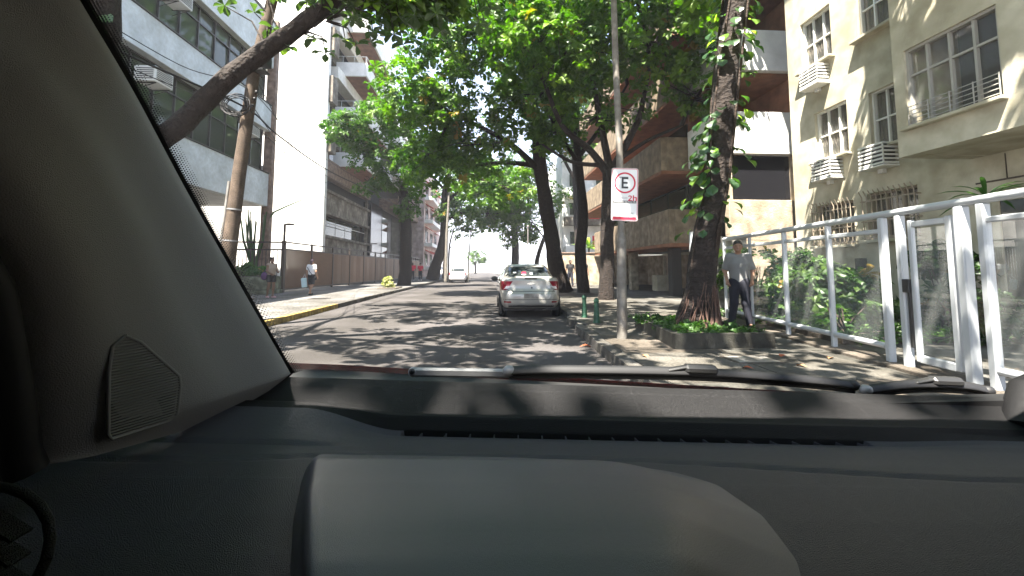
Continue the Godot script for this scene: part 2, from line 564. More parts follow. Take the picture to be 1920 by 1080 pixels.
func ground_and_road() -> void:
	structure(obj("ground", flat_prism([Vector2(-300, 60), Vector2(300, 60), Vector2(300, -420), Vector2(-300, -420)], -0.5, -0.03), M.far_sand))
	structure(obj("road", flat_prism([Vector2(-5.3, 30), Vector2(2.6, 30), Vector2(2.6, -130), Vector2(-5.3, -130)], -0.3, 0.0), M.asphalt))
	var l := flat_prism([Vector2(-30, 30), Vector2(-5.15, 30), Vector2(-5.15, -20), Vector2(-4.95, -30), Vector2(-4.6, -60), Vector2(-4.6, -110), Vector2(-30, -110)], -0.25, 0.14)
	structure(obj("pavement", l, M.mosaic))
	var rp := [Vector2(30, 30)]
	rp.append(Vector2(30, -110))
	for z in [-110.0, -14.0, -11.2, -10.3, -8.0, -6.0, -4.0, 6.0, 30.0]:
		rp.append(Vector2(kerb_right(z) + 0.16, z))
	structure(obj("pavement", flat_prism(rp, -0.25, 0.136), M.concrete_dark))
	# kerb stones, each a piece
	var kr := thing("kerb", "", "")
	kr.remove_meta("label")
	structure(kr)
	var z := 1.0
	var i := 0
	while z > -60.0:
		var len := 0.98 if z < -13.0 else (0.92 if i % 3 else 0.7)
		var a := Vector2(kerb_right(z), z)
		var b := Vector2(kerb_right(z - len), z - len)
		var d := b - a
		var jut := rng.randf_range(-0.012, 0.012)
		if z < -8.2 and z > -11.0:
			jut += [0.05, -0.06, 0.02, -0.04][i % 4]
		piece("kerb_stone", V((a.x + b.x) / 2 + 0.08 + jut, 0.02 + rng.randf_range(-0.006, 0.006), (a.y + b.y) / 2), V(0.17, 0.27, d.length() - 0.02), M.kerb_grey, kr, Basis(Vector3.UP, atan2(d.x, d.y) + PI))
		z -= len
		i += 1
	var kl := thing("kerb", "", "")
	kl.remove_meta("label")
	structure(kl)
	z = 0.0
	while z > -70.0:
		var x := -5.15 if z > -20 else lerpf(-5.15, -4.95, minf(1, (-20 - z) / 10.0)) if z > -30 else lerpf(-4.95, -4.6, minf(1, (-30 - z) / 30.0))
		piece("kerb_stone", V(x + 0.075, 0.01 + rng.randf_range(-0.005, 0.005), z - 0.5), V(0.17, 0.27, 0.98), M.kerb_yellow if z > -14.2 and z < -4.0 else M.kerb_grey, kl)
		z -= 1.0
	# concrete slabs of the near pavement, joints open between them
	var pav := thing("paved_area", "", "")
	pav.remove_meta("label")
	structure(pav)
	var zz := 2.0
	var row := 0
	while zz > -24.0:
		var dz := 1.62
		var x0 := kerb_right(zz - 0.8) + 0.19
		var x1 := 5.02 + (-zz - 4.4) * 0.1272 - 0.25 if zz > -10.0 else 7.4
		var nx := 2 if x1 - x0 < 4.0 else 3
		for k in nx:
			var w := (x1 - x0) / nx
			piece("paving_slab", V(x0 + w * (k + 0.5), 0.128 + rng.randf_range(0, 0.004), zz - dz / 2), V(w - 0.016, 0.03, dz - 0.016), [M.concrete, M.concrete_dark, M.concrete, M.concrete_warm][(row * 3 + k * 2) % 4], pav)
		zz -= dz
		row += 1
	# paved yard behind the white fence
	structure(obj("patio", flat_prism([Vector2(4.75, 4), Vector2(14, 4), Vector2(14, -6.6), Vector2(5.5, -6.6)], 0.0, 0.147), M.patio))
	var bed := obj("garden_bed", flat_prism([Vector2(5.75, -6.65), Vector2(9.5, -6.65), Vector2(9.5, -12.8), Vector2(6.4, -12.8)], 0.0, 0.2), M.soil)
	structure(bed)
	var edge := obj("bed_edging", flat_prism([Vector2(5.62, -6.5), Vector2(9.5, -6.5), Vector2(9.5, -6.62), Vector2(5.74, -6.62), Vector2(6.36, -12.8), Vector2(6.24, -12.8)], 0.0, 0.235), M.concrete_warm)
	structure(edge)
	# driveway of the garage building
	structure(obj("driveway", flat_prism([Vector2(5.2, -13.2), Vector2(13, -13.2), Vector2(13, -33), Vector2(5.2, -33)], 0.0, 0.15), M.patio))
	# low wall that carries the white fence
	var fw := MB.new()
	var a3 := V(4.62, 0, -1.2)
	var b3 := V(5.74, 0, -9.95)
	var dir := (b3 - a3).normalized()
	fw.box((a3 + b3) / 2 + V(0.02, 0.13, 0), V((b3 - a3).length(), 0.1, 0.42), Basis(dir, Vector3.UP, dir.cross(Vector3.UP)), 0.01)
	structure(obj("fence_footing", fw, M.concrete_warm))
	# manhole cover in the near pavement
	var mh := thing("manhole_cover", "dark rectangular cast cover set in the pavement beside the tree planter", "manhole cover", V(3.52, 0.146, -5.55))
	var rim := MB.new()
	rim.box(V(0, 0.002, 0), V(0.62, 0.012, 0.46), Basis.IDENTITY, 0.003)
	obj("frame", rim, M.concrete_warm, mh)
	var lid := MB.new()
	lid.box(V(0, 0.006, 0), V(0.54, 0.012, 0.38), Basis.IDENTITY, 0.003)
	for k in 5:
		lid.box(V(-0.2 + k * 0.1, 0.0135, 0), V(0.02, 0.004, 0.3))
	obj("lid", lid, M.metal_grey, mh)
	var dr := thing("drain_grate", "small dark drain grate in the mosaic pavement near the walking women", "drain grate", V(-6.6, 0.145, -17.6))
	var dg := MB.new()
	for k in 6:
		dg.box(V(-0.3 + k * 0.12, 0.004, 0), V(0.05, 0.01, 0.5))
	dg.box(V(0, 0.0035, 0.26), V(0.7, 0.012, 0.04))
	dg.box(V(0, 0.0035, -0.26), V(0.7, 0.012, 0.04))
	obj("grate", dg, M.frame_dark, dr)

# ---------------------------------------------------------------- buildings
func window_unit(parent: Node, ctr: Vector3, w: float, h: float, out: Vector3, cols: int, bars: Array, frame: Material, glass: Material, curtain := false, th := 0.05) -> Node3D:
	# a window in a wall: frame, mullions and one pane per light; out is the wall's outward normal
	var win := Node3D.new()
	win.name = numbered(parent, "window")
	parent.add_child(win, true)
	win.position = ctr
	var z := out.normalized()
	var x := Vector3.UP.cross(z)
	win.basis = Basis(x, Vector3.UP, z)
	var fr := MB.new()
	fr.box(V(0, h / 2 - th / 2, 0.03), V(w, th, 0.09))
	fr.box(V(0, -h / 2 + th / 2, 0.03), V(w, th, 0.09))
	for s in [-1.0, 1.0]:
		fr.box(V(s * (w / 2 - th / 2), 0, 0.028), V(th, h - th * 2, 0.085))
	for k in range(1, cols):
		fr.box(V(-w / 2 + w * k / cols, 0, 0.025), V(th * 0.8, h - th * 2, 0.06))
	for b in bars:
		fr.box(V(0, -h / 2 + h * b, 0.022), V(w - th * 2, th * 0.8, 0.055))
	obj("frame", fr, frame, win)
	var ys := [0.0]
	ys.append_array(bars)
	ys.append(1.0)
	for k in cols:
		for j in ys.size() - 1:
			var y0: float = -h / 2 + h * ys[j]
			var y1: float = -h / 2 + h * ys[j + 1]
			piece("pane", V(-w / 2 + w * (k + 0.5) / cols, (y0 + y1) / 2, 0.0), V(w / cols - th * 0.7, y1 - y0 - th * 0.7, 0.012), glass, win, Basis.from_euler(V(rng.randf_range(-0.012, 0.012), rng.randf_range(-0.012, 0.012), 0)))
	if curtain:
		var rows := []
		for yy in 2:
			var r := []
			for k in 41:
				r.append(V(-w / 2 + w * k / 40.0, -h / 2 + h * yy, -0.09 + 0.025 * sin(k * 1.9) + 0.01 * sin(k * 0.7)))
			rows.append(r)
		var mb := MB.new()
		mb.sheet(rows)
		obj("curtain", mb, M.curtain, win)
	return win

func office_building() -> void:
	var o := thing("office_building", "office block with white spandrel bands and dark ribbon windows behind the leaning utility pole", "building", V(-12, 0, -14))
	var z0 := 10.0
	var z1 := -10.1     # local z of the far end
	var zc := (z0 + z1) / 2
	var zl := z0 - z1
	var bands := [[4.75, 6.55], [8.95, 10.4], [12.6, 15.2]]
	for b in bands:
		var mb := MB.new()
		mb.box(V(-0.18, (b[0] + b[1]) / 2, zc), V(0.36, b[1] - b[0], zl), Basis.IDENTITY, 0.015)
		obj("spandrel_band", mb, M.white_band, o)
		var sl := MB.new()
		sl.box(V(-0.2, b[1] + 0.03, zc), V(0.5, 0.05, zl - 0.01), Basis.IDENTITY, 0.01)
		obj("sill", sl, M.frame_dark, o)
	var core := MB.new()
	core.box(V(-6.75, 10.0, zc), V(12.4, 10.4, zl - 0.1))
	obj("wall", core, M.dark_room, o)
	var fl := [[6.6, 8.95], [10.45, 12.6]]
	for f in fl:
		var h: float = f[1] - f[0]
		var z := -9.9
		while z < 8.0:
			# lower and upper panes of each bay
			piece("pane", V(-0.42, f[0] + h * 0.34, z + 0.55), V(0.012, h * 0.66, 1.04), M.dark_glass, o, Basis.from_euler(V(0, rng.randf_range(-0.02, 0.02), rng.randf_range(-0.02, 0.02))))
			piece("pane", V(-0.42, f[0] + h * 0.84, z + 0.55), V(0.012, h * 0.3, 1.04), M.dark_glass, o, Basis.from_euler(V(0, rng.randf_range(-0.02, 0.02), rng.randf_range(-0.02, 0.02))))
			piece("mullion", V(-0.38, (f[0] + f[1]) / 2, z), V(0.09, h, 0.06), M.frame_dark, o)
			z += 1.1
		var tr := MB.new()
		tr.box(V(-0.38, f[0] + h * 0.68, zc), V(0.07, 0.06, zl - 0.3))
		tr.box(V(-0.36, f[0] + 0.03, zc), V(0.09, 0.06, zl - 0.3))
		tr.box(V(-0.36, f[1] - 0.03, zc), V(0.09, 0.06, zl - 0.3))
		obj("transom", tr, M.frame_dark, o)
	var soff := MB.new()
	soff.box(V(-2.0, 4.8, zc), V(3.2, 0.14, zl - 0.02))
	obj("soffit", soff, M.white_wall, o)
	var g := MB.new()
	g.box(V(-3.9, 4.2, zc), V(0.4, 1.05, zl - 0.04))
	obj("lintel", g, M.tan_column, o)
	var back := MB.new()
	back.box(V(-6.5, 2.4, zc), V(4.4, 4.6, zl - 0.06))
	obj("lobby_wall", back, M.dark_room, o)
	for z in [-9.5, -6.0, -1.0, 4.0]:
		var cm := MB.new()
		cm.box(V(-3.75, 2.4, z), V(0.5, 4.7, 0.55), Basis.IDENTITY, 0.02)
		obj("column", cm, M.tan_column, o)
	for s in [1, -1]:
		var cm := MB.new()
		cm.box(V(-0.1, 7.75 if s == 1 else 10.0, z1 - 0.16 if s == 1 else 3.35), V(0.5, 15.4 if s == 1 else 10.6, 0.3), Basis.IDENTITY, 0.02)
		obj("edge_pillar", cm, M.brown_trim, o)
	# patch of exposed brickwork inside the dark lobby, brick by brick
	for r in 9:
		for k in 5:
			piece("brick", V(-4.16, 3.1 + r * 0.085, -4.6 + k * 0.24 + (0.12 if r % 2 else 0.0)), V(0.06 + rng.randf() * 0.02, 0.07, 0.22), M.brick_red, o)
	# side wall beyond the corner, with its stepped ledges
	for y in [5.6, 6.9, 9.3, 10.6, 13.0, 14.3]:
		var lg := MB.new()
		lg.box(V(-0.9, y, z1 - 0.75), V(1.2, 0.45, 0.8), Basis.IDENTITY, 0.02)
		obj("ledge", lg, M.white_wall, o)
	var rf := MB.new()
	rf.box(V(-6.5, 15.3, zc), V(12.9, 0.3, zl - 0.04))
	obj("roof", rf, M.exposed_concrete, o)
	# ceiling lamp under the soffit hangs on the building
	var lamp := MB.new()
	lamp.lathe(V(-2.4, 4.42, -5.3), [Vector2(0.0, 0.0), Vector2(0.11, 0.0), Vector2(0.12, 0.03), Vector2(0.12, 0.3)], 16)
	obj("ceiling_lamp", lamp, M.aircon_white, o)
	# air conditioners in the ribbon windows
	aircon(V(-11.62, 7.85, -14.9), "boxy air conditioner jutting from the ribbon window beside hanging leaves", 1, true, 1.25)
	aircon(V(-11.7, 8.0, -21.0), "air conditioner with dangling hose beyond the utility pole", 1, true, 1.15)
	aircon(V(-11.7, 11.3, -15.8), "air conditioner under the top white band at the frame edge", 1, true, 1.2)

var aircon_n := 0
func aircon(at: Vector3, label: String, side: int, hooded: bool, s := 1.0) -> void:
	var t := thing("air_conditioner", label, "air conditioner", at, 0.0 if side == 1 else PI, "window air conditioners on the facades")
	var b := MB.new()
	b.box(V(0.2, 0, 0) * s, V(0.55, 0.42, 0.66) * s, Basis.IDENTITY, 0.015)
	obj("casing", b, M.aircon_white, t)
	var gr := MB.new()
	for k in 7:
		gr.box(V(0.483 * s, (-0.15 + k * 0.05) * s, 0), V(0.014, 0.018 * s, 0.56 * s))
	obj("front_grille", gr, M.aircon_dark, t)
	for e in [-1.0, 1.0]:
		var sg := MB.new()
		for k in 6:
			sg.box(V(0.22 * s, (-0.14 + k * 0.055) * s, e * 0.332 * s), V(0.42 * s, 0.024 * s, 0.012))
		obj("side_louvre", sg, M.aircon_dark, t)
	for e in [-0.25, 0.25]:
		var br := MB.new()
		br.tube([V(-0.1, -0.24, e) * s, V(0.45, -0.235, e) * s], [0.015 * s], 6)
		br.tube([V(-0.1, -0.42, e) * s, V(0.42, -0.24, e) * s], [0.012 * s], 6)
		obj("bracket", br, M.frame_dark, t)

func caged_aircon(at: Vector3, label: String) -> void:
	# unit inside a slatted concrete box, on the cream facade (faces -x)
	var t := thing("air_conditioner", label, "air conditioner", at, PI, "slatted air conditioner boxes on the cream facade")
	var b := MB.new()
	b.box(V(0.16, 0.02, 0), V(0.36, 0.42, 0.5))
	obj("casing", b, M.aircon_dark, t)
	for k in 6:
		var mb := MB.new()
		var y := -0.23 + k * 0.092
		mb.box(V(0.37, y, 0), V(0.03, 0.045, 0.66), Basis.IDENTITY, 0.006)
		for e in [-0.315, 0.315]:
			mb.box(V(0.16, y, e), V(0.39, 0.045, 0.03), Basis.IDENTITY, 0.006)
		obj("slat", mb, M.aircon_white, t)
	var p := MB.new()
	for e in [-0.3, 0.0, 0.3]:
		p.box(V(0.352, 0, e), V(0.02, 0.5, 0.03))
	obj("upright", p, M.aircon_white, t)
	var tray := MB.new()
	tray.box(V(0.17, -0.29, 0), V(0.44, 0.04, 0.68), Basis.IDENTITY, 0.008)
	tray.box(V(0.05, -0.36, 0.05), V(0.12, 0.1, 0.12))
	obj("tray", tray, M.aircon_white, t)

func balcony_building() -> void:
	var o := thing("apartment_building", "tall white block with blank side wall, brown soffited balconies and concrete parking decks", "building", V(-11.1, -0.15, -30))
	o.scale = Vector3.ONE * 1.11
	var side := MB.new()
	side.box(V(-7.55, 9.5, -0.2), V(15, 19.0, 0.4), Basis.IDENTITY, 0.02)
	obj("side_wall", side, M.white_wall, o)
	var body := MB.new()
	body.box(V(-8.0, 9.5, -15.5), V(13.9, 18.9, 30.2))
	obj("wall", body, M.dark_room, o)
	var rf := MB.new()
	rf.box(V(-7.5, 19.2, -15.3), V(15.4, 0.5, 31), Basis.IDENTITY, 0.03)
	obj("roof", rf, M.white_wall, o)
	# parking decks: concrete parapets, sills and dark open bays
	for p in [[0.1, 3.3], [5.0, 6.25]]:
		var mb := MB.new()
		mb.box(V(-0.42, (p[0] + p[1]) / 2, -5.6), V(0.3, p[1] - p[0], 10.3), Basis.IDENTITY, 0.02)
		obj("deck_parapet", mb, M.exposed_concrete, o)
		var cap := MB.new()
		cap.box(V(-0.36, p[1] + 0.09, -5.6), V(0.56, 0.18, 10.6), Basis.IDENTITY, 0.02)
		obj("parapet_cap", cap, M.exposed_concrete, o)
		var ft := MB.new()
		ft.box(V(-0.36, p[0] - 0.1, -5.6), V(0.5, 0.16, 10.5), Basis.IDENTITY, 0.02)
		obj("deck_edge", ft, M.exposed_concrete, o)
	for k in 5:
		piece("pane", V(-0.9, 4.2, -1.4 - k * 2.1), V(0.02, 1.4, 2.0), M.dark_glass, o)
	var rail := MB.new()
	rail.tube([V(-0.5, 4.35, -0.45), V(-0.5, 4.35, -10.7)], [0.03], 6)
	obj("handrail", rail, M.aluminium, o)
	var post := MB.new()
	post.box(V(-0.4, 4.2, -10.7), V(0.22, 1.5, 0.25))
	post.box(V(-0.4, 6.9, -10.7), V(0.22, 1.2, 0.25))
	obj("deck_post", post, M.exposed_concrete, o)
	# slanted brown beam under the first balcony
	var beam := MB.new()
	beam.prism(PackedVector2Array([Vector2(-0.45, 8.4), Vector2(-0.45, 7.2), Vector2(-10.8, 7.3), Vector2(-10.8, 8.4)]), Transform3D(Basis(Vector3(0, 0, 1), Vector3.UP, Vector3(-1, 0, 0)), V(-0.1, 0, 0)), 0.5)
	obj("deck_beam", beam, M.brown_trim, o)
	# balconies
	for f in 4:
		var y := 8.4 + f * 3.25
		var bz := -7.2
		var slab := MB.new()
		slab.box(V(0.4, y + 0.12, bz), V(2.2, 0.22, 8.6), Basis.IDENTITY, 0.02)
		obj("balcony_soffit", slab, M.soffit_brown, o)
		var par := MB.new()
		par.box(V(1.5, y + 0.5, bz), V(0.14, 1.0, 8.8), Basis.IDENTITY, 0.02)
		par.box(V(0.42, y + 0.5, bz + 4.33), V(2.0, 1.0, 0.14), Basis.IDENTITY, 0.02)
		par.box(V(0.42, y + 0.5, bz - 4.33), V(2.0, 1.0, 0.14), Basis.IDENTITY, 0.02)
		obj("balcony_parapet", par, M.white_wall, o)
		var rl := MB.new()
		rl.tube([V(-0.5, y + 1.45, bz + 4.33), V(1.5, y + 1.45, bz + 4.33), V(1.5, y + 1.45, bz - 4.33)], [0.028], 6)
		for k in 10:
			rl.tube([V(1.5, y + 1.0, bz + 4.3 - k * 0.95), V(1.5, y + 1.45, bz + 4.3 - k * 0.95)], [0.018], 5)
		for k in 3:
			rl.tube([V(1.45 - k * 0.8, y + 1.0, bz + 4.33), V(1.45 - k * 0.8, y + 1.45, bz + 4.33)], [0.018], 5)
		obj("railing", rl, M.aluminium, o)
		for k in 4:
			piece("pane", V(-0.95, y + 1.75, bz + 3.2 - k * 2.1), V(0.03, 2.5, 1.95), M.dark_glass, o)
		var pier := MB.new()
		pier.box(V(-0.25, y + 1.2, -0.62), V(0.9, 1.75, 0.9), Basis.IDENTITY, 0.02)
		obj("facade_box", pier, M.exposed_concrete, o)
		var head := MB.new()
		head.box(V(-0.35, y - 0.35, -16.0), V(0.8, 0.8, 29.0), Basis.IDENTITY, 0.02)
		if f > 0:
			obj("floor_band", head, M.white_wall, o)
	# dark granite entrance with tall mirror panes
	var gr := MB.new()
	gr.box(V(-0.4, 3.6, -20.5), V(0.7, 7.2, 19.0), Basis.IDENTITY, 0.02)
	obj("granite_front", gr, M.black_granite, o)
	for k in 4:
		piece("pane", V(-0.03, 4.2, -16.2 - k * 4.2), V(0.02, 5.0, 2.6), M.dark_glass, o)
	for f in 3:
		var mb := MB.new()
		mb.box(V(0.55, 7.6 + f * 3.3, -21.0), V(1.9, 1.1, 12.0), Basis.IDENTITY, 0.02)
		obj("balcony_parapet", mb, M.white_wall if f else M.brown_trim, o)

func pink_building() -> void:
	var o := thing("apartment_building", "pale pink block with red awnings beyond the leaning trunk", "building", V(-8.6, 0, -60))
	var b := MB.new()
	b.box(V(-5, 8, -10), V(10, 16, 20))
	obj("wall", b, M.pale_pink, o)
	for f in 4:
		for k in 3:
			window_unit(o, V(0.02, 2.6 + f * 3.3, -2.5 - k * 5.5), 2.4, 1.7, Vector3.RIGHT, 2, [0.5], M.frame_dark, M.dark_glass)
			var a := MB.new()
			a.prism(PackedVector2Array([Vector2(0, 0), Vector2(1.0, -0.55), Vector2(1.0, -0.62), Vector2(0, -0.08)]), Transform3D(Basis(Vector3.RIGHT, Vector3.UP, Vector3(0, 0, 1)), V(0.02, 4.0 + f * 3.3, -3.9 - k * 5.5)), 2.8)
			if f != 1 or k != 1:
				obj("awning", a, M.awning_red, o)
		window_unit(o, V(-3.0, 2.6 + f * 3.3, 0.02), 2.2, 1.7, Vector3(0, 0, 1), 2, [0.5], M.frame_white, M.dark_glass)
		var sl := MB.new()
		sl.box(V(0.5, 1.35 + f * 3.3, -8.0), V(1.3, 0.5, 15.0), Basis.IDENTITY, 0.02)
		obj("balcony_slab", sl, M.white_wall, o)

func grille_bars(parent: Node, ctr: Vector3, w: float, h: float) -> void:
	var g := Node3D.new()
	g.name = numbered(parent, "window_grille")
	parent.add_child(g, true)
	g.position = ctr
	for k in 11:
		var mb := MB.new()
		var z := -w / 2 + w * k / 10.0
		mb.tube([V(-0.1, -h / 2, z), V(-0.12, h / 2 - 0.15, z), V(-0.2, h / 2, z)], [0.013], 5)
		obj("bar", mb, M.iron_grille, g)
	for y in [-0.42, -0.1, 0.3]:
		var mb := MB.new()
		mb.box(V(-0.11, h * y, 0), V(0.02, 0.03, w + 0.1))
		mb.box(V(-0.05, h * y, w / 2 + 0.04), V(0.14, 0.03, 0.02))
		mb.box(V(-0.05, h * y, -w / 2 - 0.04), V(0.14, 0.03, 0.02))
		obj("rail", mb, M.iron_grille, g)

func cream_building() -> void:
	var o := thing("apartment_building", "cream rendered block with projecting bay and barred ground floor windows behind the white fence", "building", V(9.5, 0, -8))
	# main wall: solid behind, facade built as wall segments round the openings
	var wins := [[-1.2, 4.98, 1.1, 1.42], [-2.95, 5.1, 1.1, 1.42], [-1.35, 7.9, 1.15, 1.5], [-3.3, 7.95, 1.1, 1.5], [-1.35, 2.62, 1.25, 1.15], [-3.0, 2.55, 1.25, 1.15]]
	var back := MB.new()
	back.box(V(3.3, 8, 1.0), V(6, 16, 10.8))
	obj("inner_wall", back, M.dark_room, o)
	# vertical strips between columns of openings: z from -4.4 to 6.5
	var zcuts := [[-4.45, -3.85], [-3.85, -2.25], [-2.25, -2.05], [-2.05, -0.6], [-0.6, 6.5]]
	var fa := MB.new()
	for zc in zcuts:
		var inside := []
		for w in wins:
			if w[0] > zc[0] and w[0] < zc[1]:
				inside.append(w)
		if inside.is_empty():
			fa.box(V(0.15, 8, (zc[0] + zc[1]) / 2), V(0.3, 16, zc[1] - zc[0]))
			continue
		inside.sort_custom(func(a, b): return a[1] < b[1])
		var y := 0.0
		for w in inside:
			var y0: float = w[1] - w[3] / 2
			fa.box(V(0.15, (y + y0) / 2, (zc[0] + zc[1]) / 2), V(0.3, y0 - y, zc[1] - zc[0]))
			for s in [[zc[0], w[0] - w[2] / 2], [w[0] + w[2] / 2, zc[1]]]:
				if s[1] - s[0] > 0.001:
					fa.box(V(0.15, w[1], (s[0] + s[1]) / 2), V(0.3, w[3], s[1] - s[0]))
			y = w[1] + w[3] / 2
		fa.box(V(0.15, (y + 16) / 2, (zc[0] + zc[1]) / 2), V(0.3, 16 - y, zc[1] - zc[0]))
	obj("wall", fa, M.cream_wall, o)
	for i in wins.size():
		var w: Array = wins[i]
		window_unit(o, V(0.16, w[1], w[0]), w[2], w[3], Vector3.LEFT, 3, [0.5], M.frame_white if i < 4 else M.iron_grille, M.window_pane, true, 0.045)
		var sl := MB.new()
		sl.box(V(-0.04, w[1] - w[3] / 2 - 0.04, w[0]), V(0.3, 0.07, w[2] + 0.2), Basis.IDENTITY, 0.01)
		obj("sill", sl, M.cream_wall, o)
	grille_bars(o, V(0, 2.62, -1.35), 1.3, 1.25)
	grille_bars(o, V(0, 2.55, -3.0), 1.3, 1.25)
	# projecting bay over the entrance: bottom 3.48, from z local 0.35 outward
	var bay := MB.new()
	var bx := -1.5
	var bwins := [[1.32, 4.76, 1.5, 1.5], [3.2, 4.76, 1.3, 1.5], [1.32, 7.9, 1.5, 1.5], [3.2, 7.9, 1.3, 1.5], [5.0, 4.76, 1.3, 1.5]]
	var cuts := [[0.35, 0.57], [0.57, 2.07], [2.07, 2.55], [2.55, 3.85], [3.85, 4.35], [4.35, 5.65], [5.65, 6.5]]
	for zc in cuts:
		var inside := []
		for w in bwins:
			if w[0] > zc[0] and w[0] < zc[1]:
				inside.append(w)
		inside.sort_custom(func(a, b): return a[1] < b[1])
		var y := 3.48
		for w in inside:
			var y0: float = w[1] - w[3] / 2
			bay.box(V(bx + 0.125, (y + y0) / 2, (zc[0] + zc[1]) / 2), V(0.25, y0 - y, zc[1] - zc[0]))
			y = w[1] + w[3] / 2
		bay.box(V(bx + 0.125, (y + 16) / 2, (zc[0] + zc[1]) / 2), V(0.25, 16 - y, zc[1] - zc[0]))
	bay.box(V(-0.63, 9.74, 0.475), V(1.24, 12.52, 0.25))
	bay.box(V(-0.63, 3.6, 3.5), V(1.24, 0.24, 5.7))
	bay.box(V(-0.63, 10.8, 6.35), V(1.24, 10.4, 0.25))
	obj("bay", bay, M.cream_wall, o)
	var dk := MB.new()
	dk.box(V(-0.35, 10.0, 3.5), V(0.3, 12.4, 5.6))
	obj("bay_interior", dk, M.dark_room, o)
	for i in bwins.size():
		var w: Array = bwins[i]
		var win := window_unit(o, V(bx + 0.12, w[1], w[0]), w[2], w[3], Vector3.LEFT, 4 if i % 2 == 0 else 3, [0.66], M.frame_grey, M.window_pane, i != 0, 0.05)
		var rl := MB.new()
		for k in 5:
			rl.tube([V(-w[2] / 2 + 0.03, -w[3] / 2 + 0.06 + k * 0.08, 0.13), V(w[2] / 2 - 0.03, -w[3] / 2 + 0.06 + k * 0.08, 0.13)], [0.009], 5)
		for k in 5:
			rl.tube([V(-w[2] / 2 + 0.03 + (w[2] - 0.06) * k / 4.0, -w[3] / 2, 0.13), V(-w[2] / 2 + 0.03 + (w[2] - 0.06) * k / 4.0, -w[3] / 2 + 0.4, 0.13)], [0.011], 5)
		obj("guard_rail", rl, M.frame_grey, win)
		var sl := MB.new()
		sl.box(V(bx - 0.03, w[1] - w[3] / 2 - 0.035, w[0]), V(0.2, 0.06, w[2] + 0.12), Basis.IDENTITY, 0.01)
		obj("sill", sl, M.cream_wall, o)
	# tiled lower wall joint under the bay
	var ln := MB.new()
	ln.box(V(-0.006, 2.98, 3.4), V(0.02, 0.03, 6.0))
	for k in 6:
		ln.box(V(-0.006, 3.22, 0.9 + k), V(0.018, 0.46, 0.012))
	obj("wall_joint", ln, M.concrete_warm, o)
	# entrance doors with steps
	for k in 3:
		var z := 1.1 + k * 0.86
		var d := Node3D.new()
		d.name = numbered(o, "door")
		o.add_child(d, true)
		d.position = V(-0.03, 0.55, z)
		var fr := MB.new()
		fr.box(V(0, 1.0, -0.37), V(0.1, 2.1, 0.12), Basis.IDENTITY, 0.01)
		fr.box(V(0, 1.0, 0.37), V(0.1, 2.1, 0.12), Basis.IDENTITY, 0.01)
		fr.box(V(0, 2.1, 0), V(0.1, 0.14, 0.86), Basis.IDENTITY, 0.01)
		fr.box(V(0, 0.02, 0), V(0.096, 0.1, 0.62), Basis.IDENTITY, 0.01)
		obj("frame", fr, M.cream_wall, d)
		piece("pane", V(-0.01, 1.05, 0), V(0.02, 1.98, 0.62), M.window_glass, d)
	for k in 3:
		var st := MB.new()
		st.box(V(-0.25 - 0.15 * (2 - k), 0.06 + 0.135 * k + 0.13, 2.2), V(0.5 + 0.3 * (2 - k), 0.135, 3.4), Basis.IDENTITY, 0.01)
		obj("step", st, M.patio, o)
	var bx2 := MB.new()
	bx2.box(V(-0.06, 1.45, -2.2), V(0.12, 0.3, 0.24), Basis.IDENTITY, 0.01)
	obj("meter_box", bx2, M.concrete_dark, o)
	var rf := MB.new()
	rf.box(V(2.4, 16.1, 1.0), V(8.4, 0.3, 11.6))
	obj("roof", rf, M.cream_wall, o)
	caged_aircon(V(9.5, 4.02, -9.42), "white slatted air conditioner box under the first floor window next to the bay")
	caged_aircon(V(9.5, 4.06, -10.95), "white slatted air conditioner box in dappled sun under the window farther from the bay")
	caged_aircon(V(9.5, 6.78, -11.2), "topmost slatted air conditioner box, under the second floor window")

